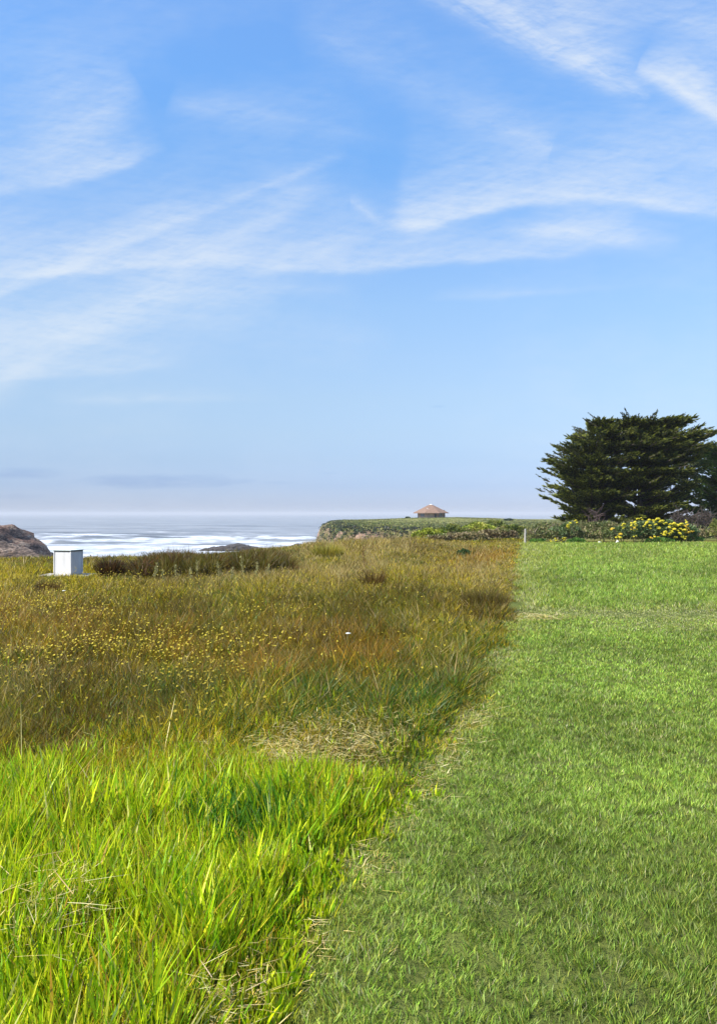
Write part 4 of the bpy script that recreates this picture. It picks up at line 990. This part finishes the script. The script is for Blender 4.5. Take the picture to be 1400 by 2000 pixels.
# ------------------------------------------------------------------ trees
def cypress(Yt, outline, name, label, trunks, nbr, seed, cols, tips, pads=7, twn=16, uc=1200, cat='tree', lean_right=.5, tw=.34, depth=.75, shoots=130):
    """outline: (v, u_left, u_right) of the crown at distance Yt"""
    q = np.random.default_rng(seed); k = Yt / F
    base = P(uc, 0, Yt); e = empty(name, (base.x, Yt, 0), label, cat)
    zs = np.array([EYE - (v - CY) * k for v, _, _ in outline]); o_ = np.argsort(zs)
    zl = zs[o_]; xl = np.array([(r[1] - uc) * k for r in outline])[o_]; xr = np.array([(r[2] - uc) * k for r in outline])[o_]
    z0, z1 = zl[0], zl[-1]
    bark = MB()
    for (tx, ty, r0, tops) in trunks:
        for (ex, ey, ez) in tops:
            p0 = Vector((tx, ty, -.2)); p3 = Vector((ex, ey, ez)); p1 = p0.lerp(p3, .35) + Vector((q.normal(0, .15), q.normal(0, .15), .3)); p2 = p0.lerp(p3, .7) + Vector((q.normal(0, .2), q.normal(0, .2), .1))
            bark.tube([p0, p1, p2, p3], [r0, r0 * .75, r0 * .45, r0 * .15], 8)
    PP, DD, LL, CC, TT = [], [], [], [], []
    cols = np.array(cols); tips = np.array(tips)
    nt_ = max(6, int((z1 - z0) / .8))
    for bi in range(nbr):
        a = q.uniform(0, 2 * math.pi)
        ti = int(nt_ * q.random() ** .8); zt = z0 + (z1 - z0) * (ti + .5 + q.normal(0, .13) + .12 * math.sin(a * 2 + ti * 1.9)) / nt_
        zt = min(z1, max(z0, zt)); ca, sa = math.cos(a), math.sin(a)
        L_, R_ = np.interp(zt, zl, xl), np.interp(zt, zl, xr)
        cxm = (L_ + R_) / 2; rx = (R_ - L_) / 2; ry = rx * depth
        reach = q.uniform(.72, 1.0) if bi % 5 > 1 else q.uniform(.05, .8)
        tip = Vector((cxm + rx * ca * reach, ry * sa * reach, zt))
        # branches leave a trunk lower down and sweep out, nearly level at the end
        tk = min(trunks, key=lambda t: abs(t[0] - tip.x) + q.uniform(0, 3.0)); rise = q.uniform(.18, .45) * abs(tip.x - tk[0])
        hz = max(.5, zt - rise - q.uniform(.1, .6))
        st = Vector((tk[0] + (tip.x - tk[0]) * .12, tk[1], hz)); md = st.lerp(tip, .5) + Vector((0, 0, -.05 * q.random()))
        Lb = (tip - st).length
        r0 = .03 + .012 * Lb; bark.tube([st, md, tip.lerp(md, .15)], [r0, r0 * .6, .012], 5, cap=False)
        out = (tip - md).normalized(); out.z = out.z * .35 + .12; out.x += lean_right * .12; out.normalize()
        side = Vector((-out.y, out.x, 0)).normalized()
        for j in range(pads):
            t = .30 + .72 * (j + q.random()) / pads
            c = st.lerp(md, t * 2) if t < .5 else md.lerp(tip, min(1.05, t * 2 - 1))
            wdt = (.42 + .2 * q.random()) * (1.15 - .6 * t) * min(1.2, .45 + Lb * .18)
            m_ = int(twn * (1.25 - .5 * t))
            off = q.normal(0, wdt * .55, m_); fw = q.uniform(-.28, .28, m_); upz = q.normal(.02, .03, m_) - np.abs(off) * .12
            p = np.array(c)[None] + np.array(side)[None] * off[:, None] + np.array(out)[None] * fw[:, None]; p[:, 2] += upz
            d = np.array(out)[None] + np.array(side)[None] * (np.sign(off) * q.uniform(.1, .9, m_))[:, None] + q.normal(0, .22, (m_, 3)); d[:, 2] += q.uniform(0, .35, m_)
            l = tw * q.uniform(.55, 1.35, m_) * (1.2 if t > .85 else 1)
            ci = q.integers(0, len(cols), m_); cc = cols[ci] * q.uniform(.7, 1.3, (m_, 1)); tt = tips[q.integers(0, len(tips), m_)] * q.uniform(.7, 1.3, (m_, 1))
            PP.append(p); DD.append(d); LL.append(l); CC.append(cc); TT.append(tt)
    # long thin leading shoots that break the outline
    for i in range(shoots):
        zt = z0 + (z1 - z0) * q.uniform(.05, 1.0) ** .45
        a = q.uniform(0, 2 * math.pi); L_, R_ = np.interp(zt, zl, xl), np.interp(zt, zl, xr); rx = (R_ - L_) / 2
        b0 = Vector(((L_ + R_) / 2 + rx * math.cos(a) * .86, rx * depth * math.sin(a) * .86, zt - .1))
        d0 = Vector((math.cos(a) * .9 + lean_right * .35, math.sin(a) * .6, q.uniform(.12, .5))).normalized(); Ls = q.uniform(.5, 1.15)
        bark.tube([b0, b0 + d0 * Ls * .6, b0 + d0 * Ls + Vector((0, 0, .06))], [.03, .02, .006], 4, cap=False)
        m_ = 42; t = q.random(m_); p = np.array(b0)[None] + np.array(d0)[None] * (Ls * t)[:, None] + q.normal(0, .05, (m_, 3)) * (1.2 - t)[:, None]
        PP.append(p); DD.append(np.array(d0)[None] + q.normal(0, .3, (m_, 3))); LL.append(tw * .75 * q.uniform(.5, 1.1, m_) * (1.15 - .5 * t))
        CC.append(cols[q.integers(0, len(cols), m_)]); TT.append(tips[q.integers(0, len(tips), m_)] * .9)
    PPa = np.concatenate(PP); DDa = unit(np.concatenate(DD)); La = np.concatenate(LL); ok = PPa[:, 2] > .25
    shards('crown', PPa[ok], DDa[ok], La[ok], La[ok] * .24, np.concatenate(CC)[ok], M_CYP, e, np.concatenate(TT)[ok], cross=True)
    bark.build('trunk', M_BARK, e, smooth=True)
    return e
Yt = 60.0
OUT1 = [(1026, 1078, 1370), (1012, 1070, 1370), (990, 1066, 1370), (970, 1056, 1365), (955, 1040, 1365), (935, 1054, 1360), (910, 1060, 1365), (885, 1074, 1385), (862, 1096, 1402), (845, 1118, 1392), (832, 1140, 1372), (822, 1160, 1350), (815, 1200, 1335)]
k_ = Yt / F
def tx(u): return (u - 1200) * k_
cypress(Yt, OUT1, 'cypress_tree', 'large dark wind-shaped cypress with layered flat branches behind the hedge',
        [(tx(1160), 0, .30, [(tx(1110), .3, 4.2), (tx(1170), -.5, 6.4), (tx(1140), .9, 5.2), (tx(1210), .2, 6.8)]), (tx(1172), .5, .24, [(tx(1240), .3, 7.2), (tx(1290), -.4, 6.6)]), (tx(1250), .6, .22, [(tx(1290), .3, 6.8), (tx(1340), .2, 6.0), (tx(1250), -.8, 5.6)])],
        560, 5, [(.012, .020, .008), (.020, .030, .010), (.032, .042, .013)], [(.25, .27, .03), (.34, .35, .045), (.13, .15, .022)], pads=7, twn=30, tw=.30)  # twig-base colours hold inner-crown shade; new-growth tips brightened further as painted highlights
# long bare-tipped sprays on the windward and leeward skyline belong to the same crown outline; a second, greener tree stands to the right
OUT2 = [(1024, 1335, 1530), (1000, 1325, 1540), (970, 1318, 1550), (940, 1322, 1545), (915, 1330, 1520), (895, 1345, 1500), (880, 1362, 1470), (870, 1385, 1440)]
cypress(66.0, OUT2, 'conifer_tree', 'dense deep green conifer at the right edge beside the big cypress',
        [(.4, 0, .26, [(.3, .2, 5.4), (1.6, .3, 4.4), (-1.2, -.3, 4.2)])], 240, 11, [(.025, .055, .016), (.04, .08, .02), (.055, .10, .024)], [(.08, .14, .025), (.11, .18, .035)], uc=1425, lean_right=0, tw=.32, depth=.9)
# grey dead limbs between the two trees
def dead_brush(u0, u1, v0, v1, Y, n, label, seed, colr=((.36, .31, .25), (.24, .19, .15))):
    q = random.Random(seed); c = P((u0 + u1) / 2, 0, Y); e = empty('dead_brush', (c.x, Y, 0), label, 'dead shrub'); mb = MB()
    for i in range(n):
        u = q.uniform(u0, u1); v = q.uniform(v0, v1); p = P(u, v, Y) - Vector((c.x, Y, 0)); p.y = q.uniform(-.5, .5)
        L = q.uniform(.3, .9); a = q.uniform(-1, 1); d = Vector((a, q.uniform(-.4, .4), q.uniform(.1, .8))).normalized() * L
        r = Vector((p.x * .35, 0, max(0, p.z - 1.2)))
        mb.tube([p, p + d * .5 + Vector((0, 0, .04)), p + d], [.022, .014, .006], 4, cap=False)
        if i % 6 == 0: mb.tube([r, r.lerp(p, .5), p], [.05, .035, .02], 5, cap=False)
    mb.build('branches', solid('dead_grey_twigs', colr[0], colr[1], 3, .95, .1), e)
dead_brush(1318, 1358, 885, 935, 61.5, 150, 'grey-green dead limbs between the cypress and the green conifer', 3, ((.22, .20, .14), (.13, .12, .08)))
dead_brush(1312, 1392, 1004, 1030, 56.0, 220, 'dark grey tangle of dead twigs under the green conifer', 4, ((.09, .07, .06), (.05, .04, .035)))
dead_brush(1150, 1175, 1000, 1024, 57.0, 40, 'pinkish dead twigs at the foot of the cypress', 6, ((.12, .08, .075), (.06, .045, .045)))
bush(1402, 52, 30, 1003, 1055, OLV, 'tall olive shrub cut by the right edge beside the bare earth', n=1600, size=.1)
bush(1372, 53, 60, 1032, 1055, PNK, 'low reddish brown dry scrub right of the yellow shrub', n=1800, size=.1)

# ------------------------------------------------------------------ sea haze
def haze():
    mb = MB(); mb.box((0, 3500, -2.5), (19600, 27400, 37)); m, g_, out = mat('haze_air')
    v = g_.new('ShaderNodeVolumePrincipled'); v.inputs['Color'].default_value = (.77, .785, .82, 1); v.inputs['Density'].default_value = HAZE_D; v.inputs['Anisotropy'].default_value = 0.0
    g_.nt.links.new(v.outputs[0], out.inputs['Volume'])
    o = mb.build('haze', m); meta(o, kind='stuff')
HAZE_D = 2.1e-4
haze()
